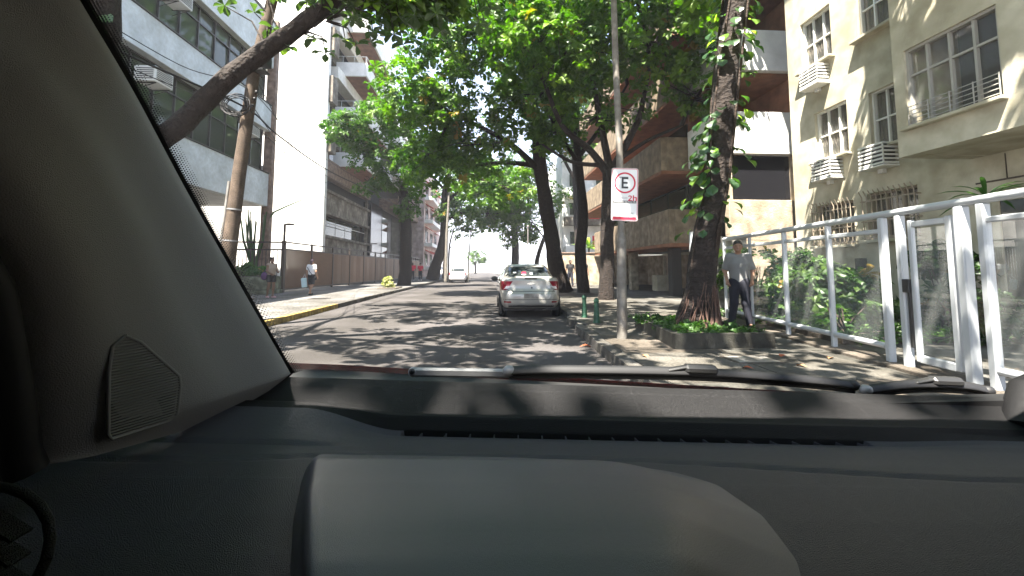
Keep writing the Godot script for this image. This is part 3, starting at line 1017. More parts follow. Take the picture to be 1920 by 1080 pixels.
func garage_building() -> void:
	var o := thing("apartment_building", "building with stepped concrete balconies over an open garage beyond the vine tree", "building", V(7.5, 0, -14))
	# end volume with the sunlit wall facing the street entrance
	var e := MB.new()
	e.box(V(2.15, 1.15, -0.2), V(2.5, 2.3, 0.4))
	e.box(V(2.1, 3.0, -0.15), V(2.55, 1.4, 0.3), Basis.IDENTITY, 0.015)
	obj("end_wall", e, M.beige_wall, o)
	piece("pane", V(2.1, 4.5, -0.25), V(2.4, 1.6, 0.04), M.black_granite, o)
	var fr := MB.new()
	fr.box(V(3.3, 4.5, -0.15), V(0.18, 1.6, 0.3))
	fr.box(V(0.92, 4.5, -0.15), V(0.1, 1.6, 0.3))
	obj("glass_frame", fr, M.beige_wall, o)
	for f in 3:
		var y := 5.32 + f * 3.0
		var p := MB.new()
		p.box(V(2.1, y + 0.75, -0.1), V(2.6, 1.5, 0.2), Basis.IDENTITY, 0.015)
		p.box(V(0.72, y + 0.75, -1.2), V(0.2, 1.5, 2.4), Basis.IDENTITY, 0.015)
		obj("parapet", p, M.white_wall, o)
		var s := MB.new()
		s.box(V(2.15, y - 0.1, -1.5), V(2.5, 0.2, 2.6))
		if f > 0:
			obj("soffit", s, M.soffit_brown, o)
		var w := MB.new()
		w.box(V(2.2, y + 1.5, -3.0), V(2.4, 3.0, 0.2))
		w.box(V(3.36, y + 2.15, -1.5), V(0.06, 1.3, 2.7))
		obj("recess_wall", w, M.soffit_brown, o)
	var core := MB.new()
	core.box(V(5.2, 8.9, -11.5), V(6.4, 12.9, 16.6))
	obj("wall", core, M.dark_room, o)
	var tall := MB.new()
	tall.box(V(4.8, 8.0, -1.55), V(2.8, 16.0, 3.1), Basis.IDENTITY, 0.02)
	obj("stair_tower", tall, M.white_wall, o)
	# street side: parapets stepping up, brown soffits between
	for f in 4:
		var y := 2.35 + f * 2.95
		var len := 15.5 if f else 12.0
		var z := -2.7 - len / 2 if f else -2.9 - len / 2
		var dx := -0.35 * (f % 2)
		var p := MB.new()
		p.box(V(dx + 0.1, y + 0.72, z), V(0.24, 1.4, len), Basis.IDENTITY, 0.02)
		p.box(V(dx + 0.95, y + 0.72, z + len / 2 - 0.12), V(1.46, 1.4, 0.24), Basis.IDENTITY, 0.02)
		obj("street_parapet", p, M.parapet_tan, o)
		var s := MB.new()
		s.box(V(dx + 1.05, y - 0.04, z), V(2.1, 0.14, len - 0.05))
		obj("street_soffit", s, M.soffit_brown, o)
		for k in 6:
			piece("pane", V(1.95, y + 2.1, -3.9 - k * 2.3), V(0.03, 1.5, 2.1), M.dark_glass, o)
	# garage: columns, back wall, white cabinet
	for k in 3:
		var c := MB.new()
		c.box(V(0.75, 1.12, -4.2 - k * 5.2), V(0.42, 2.24, 0.45), Basis.IDENTITY, 0.02)
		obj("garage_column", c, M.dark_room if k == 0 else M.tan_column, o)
	var bw := MB.new()
	bw.box(V(4.6, 1.12, -9.0), V(0.2, 2.24, 16.0))
	bw.box(V(2.4, 1.12, -17.2), V(4.5, 2.24, 0.2))
	obj("garage_wall", bw, M.beige_wall, o)
	var gt := MB.new()
	for k in 2:
		gt.box(V(3.2, 1.1, -7.0 - k * 4.0), V(0.12, 2.2, 0.14))
	gt.box(V(3.2, 2.14, -9.0), V(0.13, 0.12, 4.2))
	obj("garage_frame", gt, M.cream_wall, o)
	var cb := thing("cabinet", "low cream cabinet standing in the open garage", "cabinet", V(9.6, 0.15, -22.5))
	var cm := MB.new()
	cm.box(V(0, 0.42, 0), V(1.1, 0.84, 0.6), Basis.IDENTITY, 0.02)
	obj("body", cm, M.cream_wall, cb)
	var cd := MB.new()
	for k in 2:
		cd.box(V(-0.27 + k * 0.54, 0.42, 0.31), V(0.5, 0.74, 0.02), Basis.IDENTITY, 0.005)
	obj("door", cd, M.cream_wall, cb)
	# white gate panel between garage yard and garden
	var gp := thing("gate_panel", "pale gate panel beside the vine covered trunk", "gate", V(5.9, 0.14, -11.6))
	var gm := MB.new()
	gm.box(V(0.7, 1.05, 0), V(1.5, 2.1, 0.08), Basis.IDENTITY, 0.01)
	obj("panel", gm, M.metal_grey, gp)
	var gf := MB.new()
	gf.box(V(-0.12, 1.1, 0), V(0.12, 2.25, 0.12), Basis.IDENTITY, 0.01)
	obj("post", gf, M.fence_white, gp)

func far_building() -> void:
	var o := thing("apartment_building", "bright white block with red panels seen between the trunks", "building", V(8.2, 0, -45))
	var b := MB.new()
	b.box(V(6, 7, -6), V(12, 14, 12))
	obj("wall", b, M.white_wall, o)
	for f in 3:
		for k in 3:
			window_unit(o, V(1.6 + k * 2.9, 4.6 + f * 3.1, 0.03), 1.7, 1.4, Vector3(0, 0, 1), 2, [], M.frame_white, M.dark_glass)
		var p := MB.new()
		p.box(V(6, 3.2 + f * 3.1, 0.6), V(11.8, 0.9, 0.9), Basis.IDENTITY, 0.02)
		obj("balcony", p, M.exposed_concrete if f == 1 else M.white_wall, o)
	for q in [[3.2, 7.3, 1.1, 1.6], [4.4, 6.2, 0.7, 1.2], [3.4, 4.1, 0.9, 1.3]]:
		var p := MB.new()
		p.box(V(q[0], q[1], 1.12), V(q[2], q[3], 0.08), Basis.IDENTITY, 0.01)
		obj("red_panel", p, M.red_panel, o)
	var w := thing("boundary_wall", "long pale wall behind the row of trunks", "wall", V(9.0, 0.1, -36))
	var m := MB.new()
	m.box(V(0, 1.25, 0), V(7.5, 2.5, 0.25), Basis.IDENTITY, 0.02)
	obj("wall", m, M.beige_wall, w)
	var cp := MB.new()
	cp.box(V(0, 2.55, 0), V(7.6, 0.1, 0.4), Basis.IDENTITY, 0.02)
	obj("coping", cp, M.brown_trim, w)

# ---------------------------------------------------------------- vegetation
func make_leaf(len: float, wid: float) -> ArrayMesh:
	# obovate leaf along +z, folded along its midrib, tip drooping
	var mb := MB.new()
	var st := [[0.0, 0.02, 0.0], [0.3, 0.45, 0.05], [0.62, 0.95, 0.05], [0.85, 0.85, -0.02], [1.0, 0.0, -0.1]]
	for s in [-1.0, 1.0]:
		for i in st.size() - 1:
			var a: Array = st[i]
			var b: Array = st[i + 1]
			mb.quad(V(0, a[2], a[0]) * len, V(s * wid * a[1], (a[2] + a[1] * 0.12), a[0]) * len, V(s * wid * b[1], (b[2] + b[1] * 0.12), b[0]) * len, V(0, b[2], b[0]) * len, Vector3.UP)
	return mb.mesh()

func make_rosette(sd: int, n: int, len: float, wid: float) -> ArrayMesh:
	var r := RandomNumberGenerator.new()
	r.seed = sd
	var mb := MB.new()
	for k in n:
		var a := TAU * k / n + r.randf_range(-0.3, 0.3)
		var tilt := r.randf_range(-0.5, 0.55)
		var l := len * r.randf_range(0.7, 1.1)
		var b := Basis(Vector3.UP, a) * Basis(Vector3.RIGHT, tilt) * Basis(Vector3(0, 0, 1), r.randf_range(-0.4, 0.4))
		var g := r.randf_range(0.75, 1.2)
		mb.col = Color(g, g, g)
		var st := [[0.04, 0.02, 0.0], [0.35, 0.5, 0.05], [0.72, 1.0, 0.02], [1.0, 0.12, -0.12]]
		for s in [-1.0, 1.0]:
			for i in st.size() - 1:
				var p: Array = st[i]
				var q: Array = st[i + 1]
				mb.quad(b * V(0, p[2], p[0]) * l, b * V(s * wid * p[1], p[2] + p[1] * 0.09, p[0]) * l, b * V(s * wid * q[1], q[2] + q[1] * 0.09, q[0]) * l, b * V(0, q[2], q[0]) * l, b * Vector3.UP)
	return mb.mesh()

var rosettes := []
func crown_places(blobs: Array, size: float, dense: float, sd: int, places: Array, colors: Array, tone := Color(0.055, 0.12, 0.02), light := Color(0.19, 0.3, 0.025)) -> void:
	var nz := FastNoiseLite.new()
	nz.seed = sd
	nz.frequency = 0.66
	nz.fractal_octaves = 2
	for b in blobs:
		var ctr: Vector3 = b[0]
		var r: Vector3 = b[1]
		var n: int = int(b[2] * dense)
		for i in n:
			var d := V(rng.randfn(), rng.randfn(), rng.randfn()).normalized() * pow(rng.randf(), 0.42)
			var p := ctr + d * r
			var w := nz.get_noise_3d(p.x, p.y, p.z)
			if w < 0.03 - 0.16 * rng.randf():
				continue
			var up := (d * 0.6 + V(0, 0.9, 0) + V(rng.randfn(), rng.randfn(), rng.randfn()) * 0.4).normalized()
			var sx := up.cross(V(rng.randf() - 0.5, rng.randf() - 0.5, rng.randf() - 0.5)).normalized()
			var s := size * rng.randf_range(0.7, 1.25)
			places.append(Transform3D(Basis(sx, up, sx.cross(up)) * Basis.from_scale(Vector3.ONE * s), p))
			var k := clampf(rng.randf() * 0.7 + w * 0.6, 0.0, 1.0)
			var c := tone.lerp(light, k * k)
			if rng.randf() < 0.015:
				c = Color(0.3, 0.2, 0.04)
			colors.append(c)

func tree(called: String, label: String, category: String, trunk: Array, radii: Array, limbs: Array, blobs: Array, size: float, dense: float, sd: int, group := "", light := Color(0.2, 0.32, 0.025)) -> Node3D:
	var at: Vector3 = trunk[0]
	var t := thing(called, label, category, at, 0.0, group)
	var pts := []
	var rr := []
	# smooth the trunk with a curve
	var cv := Curve3D.new()
	for i in trunk.size():
		var tg: Vector3 = (trunk[mini(i + 1, trunk.size() - 1)] - trunk[maxi(i - 1, 0)]) / 6.0
		cv.add_point(trunk[i] - at, -tg, tg)
	var steps := 20
	for i in steps + 1:
		var f := float(i) / steps * (trunk.size() - 1)
		pts.append(cv.sample(int(f), f - int(f)) if int(f) < trunk.size() - 1 else cv.get_point_position(trunk.size() - 1))
		var j := mini(int(f), radii.size() - 2)
		rr.append(lerpf(radii[j], radii[j + 1], clampf(f - j, 0, 1)))
	var mb := MB.new()
	mb.tube(pts, rr, 16, true, 0.12, sd)
	obj("trunk", mb, M.bark, t)
	for l in limbs:
		var lp: Array = l[0]
		var mbl := MB.new()
		var cl := Curve3D.new()
		for i in lp.size():
			var tg: Vector3 = (lp[mini(i + 1, lp.size() - 1)] - lp[maxi(i - 1, 0)]) / 6.0
			cl.add_point(lp[i] - at, -tg, tg)
		var q := []
		var qr := []
		var m := (lp.size() - 1) * 5
		for i in m + 1:
			var f := float(i) / m * (lp.size() - 1)
			q.append(cl.sample(int(f), f - int(f)) if int(f) < lp.size() - 1 else cl.get_point_position(lp.size() - 1))
			qr.append(lerpf(l[1], l[2], float(i) / m))
		mbl.tube(q, qr, 10, true, 0.1, sd + lp.size())
		obj("limb", mbl, M.bark, t)
	# boughs and twigs that reach into the foliage
	var tw := MB.new()
	var roots := []
	for l in limbs:
		for i in range(1, l[0].size()):
			roots.append(l[0][i])
	roots.append(trunk[trunk.size() - 1])
	for b in blobs:
		var ctr: Vector3 = b[0]
		var r: Vector3 = b[1]
		var best: Vector3 = roots[0]
		for p in roots:
			if ctr.distance_to(p) < ctr.distance_to(best):
				best = p
		var mid := best.lerp(ctr, 0.6) + V(rng.randfn(), rng.randfn() * 0.5, rng.randfn()) * 0.3
		tw.tube([best - at, mid - at, ctr - at], [0.09, 0.06, 0.035], 6, false)
		for k in 9:
			var d := V(rng.randfn(), rng.randfn() + 0.3, rng.randfn()).normalized()
			var e := ctr + d * r * rng.randf_range(0.6, 0.95)
			var s := mid.lerp(ctr, rng.randf_range(0.2, 1.0))
			tw.tube([s - at, s.lerp(e, 0.5) + V(rng.randfn(), rng.randfn(), rng.randfn()) * 0.18 - at, e - at], [0.035, 0.024, 0.01], 5, false)
	obj("boughs", tw, M.bark, t)
	if rosettes.is_empty():
		for k in 3:
			rosettes.append(make_rosette(100 + k, 7, 1.0, 0.3))
	var places := []
	var colors := []
	crown_places(blobs, size, dense, sd, places, colors, Color(0.055, 0.12, 0.02), light)
	for i in places.size():
		places[i].origin -= at
	for k in 3:
		var pk := []
		var ck := []
		for i in range(k, places.size(), 3):
			pk.append(places[i])
			ck.append(colors[i])
		stuff(scatter("foliage", rosettes[k], pk, ck, M.leaf, t))
	return t

func trees() -> void:
	# three street trees on the far pavement, whose crowns meet over the road
	tree("street_tree", "tall tree with trunk leaning over the road just beyond the silver sedan", "tree",
		[V(3.95, 0.1, -21.5), V(3.55, 1.6, -21.5), V(3.25, 3.6, -21.5), V(2.75, 6.9, -21.5), V(2.55, 9.5, -21.3)], [0.52, 0.4, 0.37, 0.33, 0.22],
		[[[V(2.9, 6.2, -21.5), V(1.2, 7.6, -21.0), V(-1.6, 8.8, -20.2)], 0.2, 0.08], [[V(2.7, 7.0, -21.5), V(3.6, 9.0, -20.5), V(4.0, 11.0, -19.5)], 0.2, 0.08], [[V(2.8, 6.6, -21.5), V(0.8, 7.0, -22.5), V(-1.5, 7.0, -24.0)], 0.16, 0.06]],
		[[V(-2.6, 9.2, -19.2), V(2.7, 2.3, 2.6), 620], [V(-1.3, 11.8, -18.6), V(2.6, 2.0, 2.6), 560], [V(1.4, 12.6, -18.0), V(2.8, 2.2, 2.8), 620], [V(-0.6, 7.3, -21.0), V(2.4, 1.7, 2.4), 420], [V(-3.0, 6.6, -21.5), V(1.7, 1.6, 2.0), 300], [V(1.4, 9.4, -19.2), V(2.4, 2.0, 2.2), 420], [V(0.6, 6.2, -25.5), V(2.6, 1.5, 2.4), 300]],
		0.32, 1.35, 31, "street trees along the pavement")
	tree("street_tree", "slim upright tree standing between the leaning trunk and the forked trunk", "tree",
		[V(4.85, 0.1, -21.0), V(4.72, 2.0, -21.0), V(4.88, 4.0, -21.0), V(4.65, 7.0, -21.0), V(4.5, 9.6, -20.7)], [0.32, 0.27, 0.25, 0.2, 0.13],
		[[[V(4.7, 6.6, -21.0), V(3.6, 8.0, -20.4), V(2.6, 9.6, -19.8)], 0.13, 0.05], [[V(4.7, 7.0, -21.0), V(5.9, 8.6, -20.4), V(6.8, 10.2, -19.6)], 0.13, 0.05]],
		[[V(4.2, 11.0, -18.6), V(2.6, 2.3, 2.6), 560], [V(4.6, 13.2, -17.2), V(3.0, 2.0, 2.6), 560], [V(3.2, 8.2, -20.4), V(1.9, 1.2, 1.8), 180]],
		0.32, 1.35, 32, "street trees along the pavement")
	tree("street_tree", "dark forked tree with spreading limbs just behind the parking sign", "tree",
		[V(4.66, 0.1, -16.35), V(4.72, 1.8, -16.35), V(4.78, 3.6, -16.35), V(4.9, 5.2, -16.35)], [0.3, 0.26, 0.25, 0.27],
		[[[V(4.85, 5.0, -16.35), V(4.1, 6.0, -16.3), V(3.0, 6.9, -16.2), V(2.2, 8.6, -15.8)], 0.17, 0.07], [[V(4.9, 5.1, -16.35), V(5.6, 6.3, -16.3), V(6.1, 7.6, -16.0), V(6.3, 9.6, -15.4)], 0.18, 0.07], [[V(4.9, 5.2, -16.35), V(4.6, 7.0, -16.4), V(4.2, 9.0, -16.2)], 0.17, 0.08], [[V(5.2, 5.6, -16.3), V(6.4, 6.4, -16.2), V(7.6, 6.9, -15.8)], 0.1, 0.04], [[V(4.6, 5.4, -16.3), V(3.4, 5.6, -16.6), V(2.3, 6.4, -17.0)], 0.1, 0.04]],
		[[V(6.6, 9.8, -14.8), V(2.3, 2.0, 2.4), 460], [V(8.2, 8.2, -15.0), V(1.5, 1.3, 1.6), 170], [V(3.2, 9.6, -15.2), V(2.3, 1.8, 2.4), 430], [V(5.0, 11.6, -14.0), V(3.0, 1.9, 2.6), 560], [V(7.6, 11.8, -14.0), V(2.2, 1.8, 2.2), 330], [V(1.4, 10.2, -15.2), V(2.0, 1.8, 2.2), 330], [V(4.4, 7.6, -16.5), V(2.6, 0.9, 1.6), 150]],
		0.3, 1.35, 33, "street trees along the pavement")
	# the vine covered tree in the planter; its crown is above the picture and shades the street
	var vt := tree("street_tree", "thick trunk wrapped in climbing leaves rising from the stone planter", "tree",
		[V(3.86, 0.3, -7.75), V(3.98, 1.0, -7.72), V(4.12, 2.0, -7.7), V(4.36, 3.0, -7.7), V(4.62, 5.0, -7.7), V(4.9, 6.8, -7.7), V(4.9, 8.0, -7.6)], [0.38, 0.25, 0.23, 0.215, 0.21, 0.2, 0.18],
		[[[V(4.9, 6.7, -7.7), V(3.6, 7.8, -7.0), V(1.8, 8.6, -6.0)], 0.18, 0.07], [[V(4.9, 7.0, -7.7), V(6.0, 8.2, -7.4), V(7.2, 9.0, -7.0)], 0.16, 0.06], [[V(4.9, 7.4, -7.7), V(4.4, 8.6, -9.0), V(3.2, 9.2, -10.6)], 0.15, 0.06]],
		[[V(1.6, 9.0, -5.6), V(2.6, 1.2, 2.8), 300], [V(6.6, 9.6, -6.6), V(2.4, 1.2, 2.8), 300], [V(3.6, 9.4, -9.4), V(2.4, 1.1, 2.2), 240], [V(3.8, 9.2, -2.6), V(2.8, 1.3, 2.8), 330], [V(5.6, 8.6, -10.0), V(1.5, 0.8, 1.5), 110], [V(-0.6, 9.8, -7.6), V(2.4, 1.1, 2.6), 240], [V(6.2, 9.6, -1.2), V(2.6, 1.2, 2.6), 300], [V(6.6, 9.9, -4.0), V(2.3, 1.0, 2.0), 330], [V(7.4, 11.6, -2.6), V(2.2, 1.0, 2.2), 250]],
		0.3, 1.0, 34, "street trees along the pavement")
	vines(vt)
	# the tree behind the windscreen pillar with its long branch across the picture
	var lt := tree("street_tree", "dark tree with a long slanting branch crossing before the office windows", "tree",
		[V(-5.75, 0.1, -6.3), V(-5.72, 1.2, -6.3), V(-5.68, 2.4, -6.3), V(-5.6, 3.6, -6.3), V(-5.5, 5.2, -6.2), V(-5.4, 7.0, -6.0)], [0.36, 0.3, 0.3, 0.22, 0.2, 0.15],
		[[[V(-5.66, 2.5, -6.35), V(-5.4, 3.1, -6.8), V(-4.95, 3.58, -7.0), V(-4.4, 4.22, -7.0), V(-3.7, 4.87, -7.0), V(-3.1, 5.36, -7.0), V(-2.5, 5.9, -7.0), V(-1.6, 6.8, -6.9)], 0.19, 0.11],
		[[V(-5.7, 6.4, -6.1), V(-4.4, 7.8, -5.0), V(-2.8, 8.6, -3.6)], 0.13, 0.05], [[V(-5.7, 6.6, -6.1), V(-6.4, 8.2, -8.0), V(-6.2, 9.4, -9.6)], 0.12, 0.05]],
		[[V(-3.0, 9.0, -3.4), V(2.6, 1.2, 2.8), 300], [V(-0.4, 9.3, -2.4), V(2.6, 1.2, 2.8), 290], [V(-1.2, 8.0, -6.2), V(1.8, 0.8, 1.8), 190], [V(-3.6, 9.9, -8.4), V(2.6, 1.2, 2.4), 260], [V(0.6, 8.8, 0.6), V(2.8, 1.2, 2.6), 290], [V(-6.6, 8.2, -5.0), V(2.2, 1.4, 2.4), 240], [V(-3.6, 8.8, 0.8), V(2.8, 1.3, 2.8), 260], [V(-5.0, 10.4, -11.5), V(2.6, 1.0, 2.4), 260], [V(-1.6, 10.6, -10.8), V(2.4, 0.9, 2.2), 240], [V(0.6, 10.3, -9.2), V(1.9, 0.8, 1.9), 230], [V(-1.5, 6.05, -7.2), V(1.5, 0.38, 0.5), 110]],
		0.28, 1.0, 35, "street trees along the pavement")
	hanging_leaves(lt)
	# further trees along the left pavement
	tree("street_tree", "tree with dark ivy clad trunk beside the brown panel fence", "tree",
		[V(-5.75, 0.1, -31.0), V(-5.7, 2.0, -31.0), V(-5.75, 4.4, -31.0), V(-5.9, 7.4, -30.6)], [0.5, 0.42, 0.4, 0.26],
		[[[V(-5.85, 6.2, -30.8), V(-7.2, 8.0, -29.5), V(-8.4, 9.2, -28.2)], 0.14, 0.05], [[V(-5.9, 7.0, -30.7), V(-4.9, 9.4, -29.8), V(-4.2, 11.5, -28.8)], 0.14, 0.05]],
		[[V(-8.6, 10.0, -26.8), V(1.7, 1.3, 1.8), 230], [V(-7.2, 8.6, -27.6), V(1.8, 1.4, 1.6), 230], [V(-6.6, 11.6, -28.0), V(1.9, 1.7, 1.8), 250], [V(-5.2, 9.2, -29.4), V(1.9, 1.9, 1.8), 280], [V(-5.6, 6.2, -30.5), V(1.1, 1.6, 1.1), 130], [V(-7.4, 6.9, -28.6), V(1.4, 0.9, 1.3), 110], [V(-4.4, 12.6, -29.2), V(1.8, 1.6, 1.8), 220]],
		0.36, 1.4, 36, "street trees along the pavement", Color(0.13, 0.22, 0.03))
	tree("street_tree", "big trunk leaning towards the road past the two people in red", "tree",
		[V(-5.5, 0.1, -45.0), V(-4.9, 2.4, -45.0), V(-4.3, 4.8, -44.6), V(-4.2, 9.0, -44.0), V(-3.6, 12.0, -43.2)], [0.72, 0.52, 0.44, 0.36, 0.2],
		[[[V(-4.2, 8.0, -44.2), V(-2.0, 9.6, -42.4), V(0.4, 9.8, -41.0)], 0.18, 0.06], [[V(-4.2, 6.2, -44.4), V(-2.4, 7.0, -43.8), V(0.2, 6.9, -43.0)], 0.12, 0.05], [[V(-4.2, 9.4, -44.0), V(-6.0, 11.5, -43.0), V(-6.4, 13.5, -42.0)], 0.15, 0.05]],
		[[V(-1.4, 10.6, -41.4), V(3.0, 2.4, 2.6), 420], [V(1.8, 9.2, -40.8), V(2.6, 2.2, 2.4), 330], [V(0.2, 6.4, -43.2), V(3.0, 1.5, 2.2), 300], [V(-3.4, 7.0, -43.4), V(2.0, 1.3, 2.0), 190], [V(-5.0, 13.0, -42.4), V(2.8, 2.6, 2.6), 360], [V(3.2, 6.8, -42.6), V(1.5, 1.2, 1.6), 110]],
		0.42, 1.4, 37, "street trees along the pavement", Color(0.14, 0.24, 0.03))
	tree("street_tree", "thin dark tree right behind the big leaning trunk", "tree",
		[V(-4.9, 0.1, -52.0), V(-4.8, 4.0, -52.0), V(-5.0, 9.0, -52.0)], [0.3, 0.26, 0.18],
		[[[V(-4.9, 7.0, -52.0), V(-3.0, 9.0, -51.0), V(-1.8, 10.0, -50.5)], 0.1, 0.04]],
		[[V(-2.2, 8.4, -50.5), V(2.6, 2.2, 2.2), 220], [V(-4.0, 11.0, -51.0), V(2.8, 2.4, 2.4), 220]],
		0.45, 1.0, 38, "street trees along the pavement", Color(0.14, 0.24, 0.03))
	tree("street_tree", "slender young tree with small crown by the white parked car", "tree",
		[V(-3.9, 0.1, -46.0), V(-3.85, 3.6, -46.0), V(-3.4, 5.6, -46.0)], [0.1, 0.09, 0.06],
		[[[V(-3.8, 3.4, -46.0), V(-3.0, 4.8, -46.0), V(-2.4, 5.4, -46.0)], 0.05, 0.02]],
		[[V(-2.4, 5.4, -46.0), V(1.8, 0.9, 1.2), 120]],
		0.36, 1.0, 39, "street trees along the pavement", Color(0.14, 0.24, 0.03))
	tree("street_tree", "tall tree at the back of the group, towering over the slim upright trunk", "tree",
		[V(8.6, 0.1, -38.0), V(8.4, 6.0, -38.0), V(8.0, 15.0, -38.0), V(7.4, 21.0, -38.4)], [0.5, 0.42, 0.34, 0.2],
		[[[V(8.3, 9.0, -38.0), V(6.0, 13.0, -37.4), V(4.6, 15.0, -37.0)], 0.16, 0.06], [[V(8.3, 10.0, -38.0), V(9.6, 14.0, -39.0), V(10.0, 17.0, -40.0)], 0.16, 0.06]],
		[[V(6.6, 15.0, -37.0), V(3.6, 2.8, 3.4), 460], [V(9.8, 17.5, -40.0), V(3.6, 3.0, 3.6), 460], [V(4.0, 18.0, -36.0), V(3.4, 2.6, 3.2), 420], [V(7.6, 20.5, -43.0), V(3.8, 2.8, 3.8), 420], [V(9.0, 12.0, -36.5), V(2.6, 2.2, 2.6), 260], [V(5.0, 21.5, -34.5), V(3.4, 2.6, 3.4), 380], [V(5.4, 25.0, -40.0), V(3.8, 3.0, 3.8), 380], [V(9.0, 25.0, -46.0), V(3.8, 3.0, 3.8), 380]],
		0.45, 1.2, 43, "street trees along the pavement")
	# trees down the far end of the street, beyond the sedan
	tree("street_tree", "vine draped tree over the road above the sedan roof", "tree",
		[V(3.4, 0.1, -50.0), V(3.5, 4.0, -50.0), V(3.2, 9.0, -49.6)], [0.5, 0.42, 0.3],
		[[[V(3.4, 7.0, -49.8), V(1.8, 9.0, -49.0), V(0.2, 10.4, -48.0)], 0.15, 0.05], [[V(3.4, 6.0, -49.9), V(4.8, 8.0, -49.4), V(6.0, 9.0, -49.0)], 0.15, 0.05]],
		[[V(3.0, 9.6, -48.0), V(3.2, 2.8, 2.8), 420], [V(1.0, 7.6, -48.6), V(1.9, 1.8, 1.8), 170], [V(4.6, 6.6, -48.4), V(2.0, 2.6, 1.8), 230], [V(2.6, 6.0, -48.8), V(1.4, 2.6, 1.2), 130], [V(4.6, 12.4, -47.0), V(3.2, 2.4, 2.6), 300], [V(0.0, 11.6, -52.0), V(3.2, 1.8, 3.4), 260], [V(-1.2, 11.6, -59.0), V(3.4, 1.8, 3.6), 260], [V(2.4, 10.6, -62.0), V(3.2, 2.2, 3.4), 260]],
		0.42, 1.4, 40, "street trees along the pavement", Color(0.17, 0.28, 0.035))
	tree("street_tree", "crooked thin tree leaning by the far side of the sedan", "tree",
		[V(5.2, 0.1, -44.0), V(5.4, 2.4, -44.0), V(6.4, 5.6, -44.0), V(6.6, 8.0, -43.6)], [0.3, 0.22, 0.18, 0.12],
		[[[V(6.0, 4.6, -44.0), V(4.8, 6.2, -43.6), V(4.0, 7.4, -43.0)], 0.08, 0.03]],
		[[V(6.6, 8.4, -43.0), V(2.6, 2.0, 2.2), 230], [V(4.4, 4.6, -43.2), V(1.2, 0.9, 1.0), 70]],
		0.4, 1.0, 41, "street trees along the pavement", Color(0.17, 0.28, 0.035))
	tree("street_tree", "hazy low tree in the glare at the end of the street", "tree",
		[V(-2.4, 0.0, -105.0), V(-2.5, 3.0, -105.0)], [0.3, 0.2],
		[[[V(-2.5, 2.6, -105.0), V(-1.6, 3.6, -105.0)], 0.1, 0.05]],
		[[V(-2.2, 4.2, -105.0), V(2.6, 1.9, 2.0), 150], [V(-0.6, 3.4, -105.0), V(1.6, 1.0, 1.4), 60]],
		0.6, 1.0, 42, "street trees along the pavement", Color(0.17, 0.28, 0.035))

func leaf_basis(dir: Vector3, up: Vector3, s: float) -> Basis:
	var z := dir.normalized()
	var x := up.cross(z).normalized()
	return Basis(x, z.cross(x), z) * Basis.from_scale(Vector3.ONE * s)

func hanging_leaves(t: Node3D) -> void:
	# leaf tufts that hang from the long branch, every leaf its own piece
	var o := t.position
	var tufts := []
	for k in 27:
		var f := rng.randf()
		tufts.append(V(lerpf(-3.1, 0.1, f), 5.95 - rng.randf() * lerpf(0.75, 0.45, f), -7.15 + rng.randf_range(-0.5, 0.5)))
	for q in [V(-3.55, 5.35, -7.1), V(-3.35, 5.05, -7.1), V(-2.9, 5.2, -7.1), V(-2.7, 4.95, -7.1), V(-2.35, 5.15, -7.0), V(-1.9, 5.3, -7.0), V(-1.5, 5.65, -7.1), V(-0.9, 6.2, -7.2), V(-4.0, 5.75, -7.3), V(-4.5, 5.85, -7.3), V(-3.75, 6.05, -7.2)]:
		tufts.append(q)
	var tw := MB.new()
	var n := 0
	for p in tufts:
		var root: Vector3 = V(clampf(p.x - 0.3, -3.6, -0.6), 0, -7.0)
		root.y = lerpf(4.95, 6.6, clampf((root.x + 3.6) / 3.0, 0.0, 1.0))
		tw.tube([root - o, root.lerp(p, 0.5) + V(0.1, 0.1, 0) - o, p - o], [0.018, 0.013, 0.008], 5, false)
		var m := 6 + rng.randi() % 4
		for k in m:
			if n >= 290:
				break
			var a := TAU * k / m + rng.randf()
			var d := V(cos(a), rng.randf_range(-0.6, 0.35), sin(a))
			shared("leaf", leaf_mesh, M.leaf_lime if rng.randf() < 0.1 else M.leaf_one, t, Transform3D(leaf_basis(d, V(rng.randfn() * 0.3, 1, rng.randfn() * 0.3), rng.randf_range(0.15, 0.25)), p - o))
			n += 1
	# leaves low on the trunk beside the pillar
	for k in 16:
		var p := V(-5.62 + rng.randf() * 0.3, 3.9 + rng.randf() * 1.7, -6.05 + rng.randf() * 0.1)
		shared("leaf", vine_leaf_mesh, M.leaf_one, t, Transform3D(leaf_basis(V(rng.randfn(), -0.6, 0.5), V(0, 0.5, 1), rng.randf_range(0.16, 0.26)), p - o))
	obj("twigs", tw, M.bark, t)

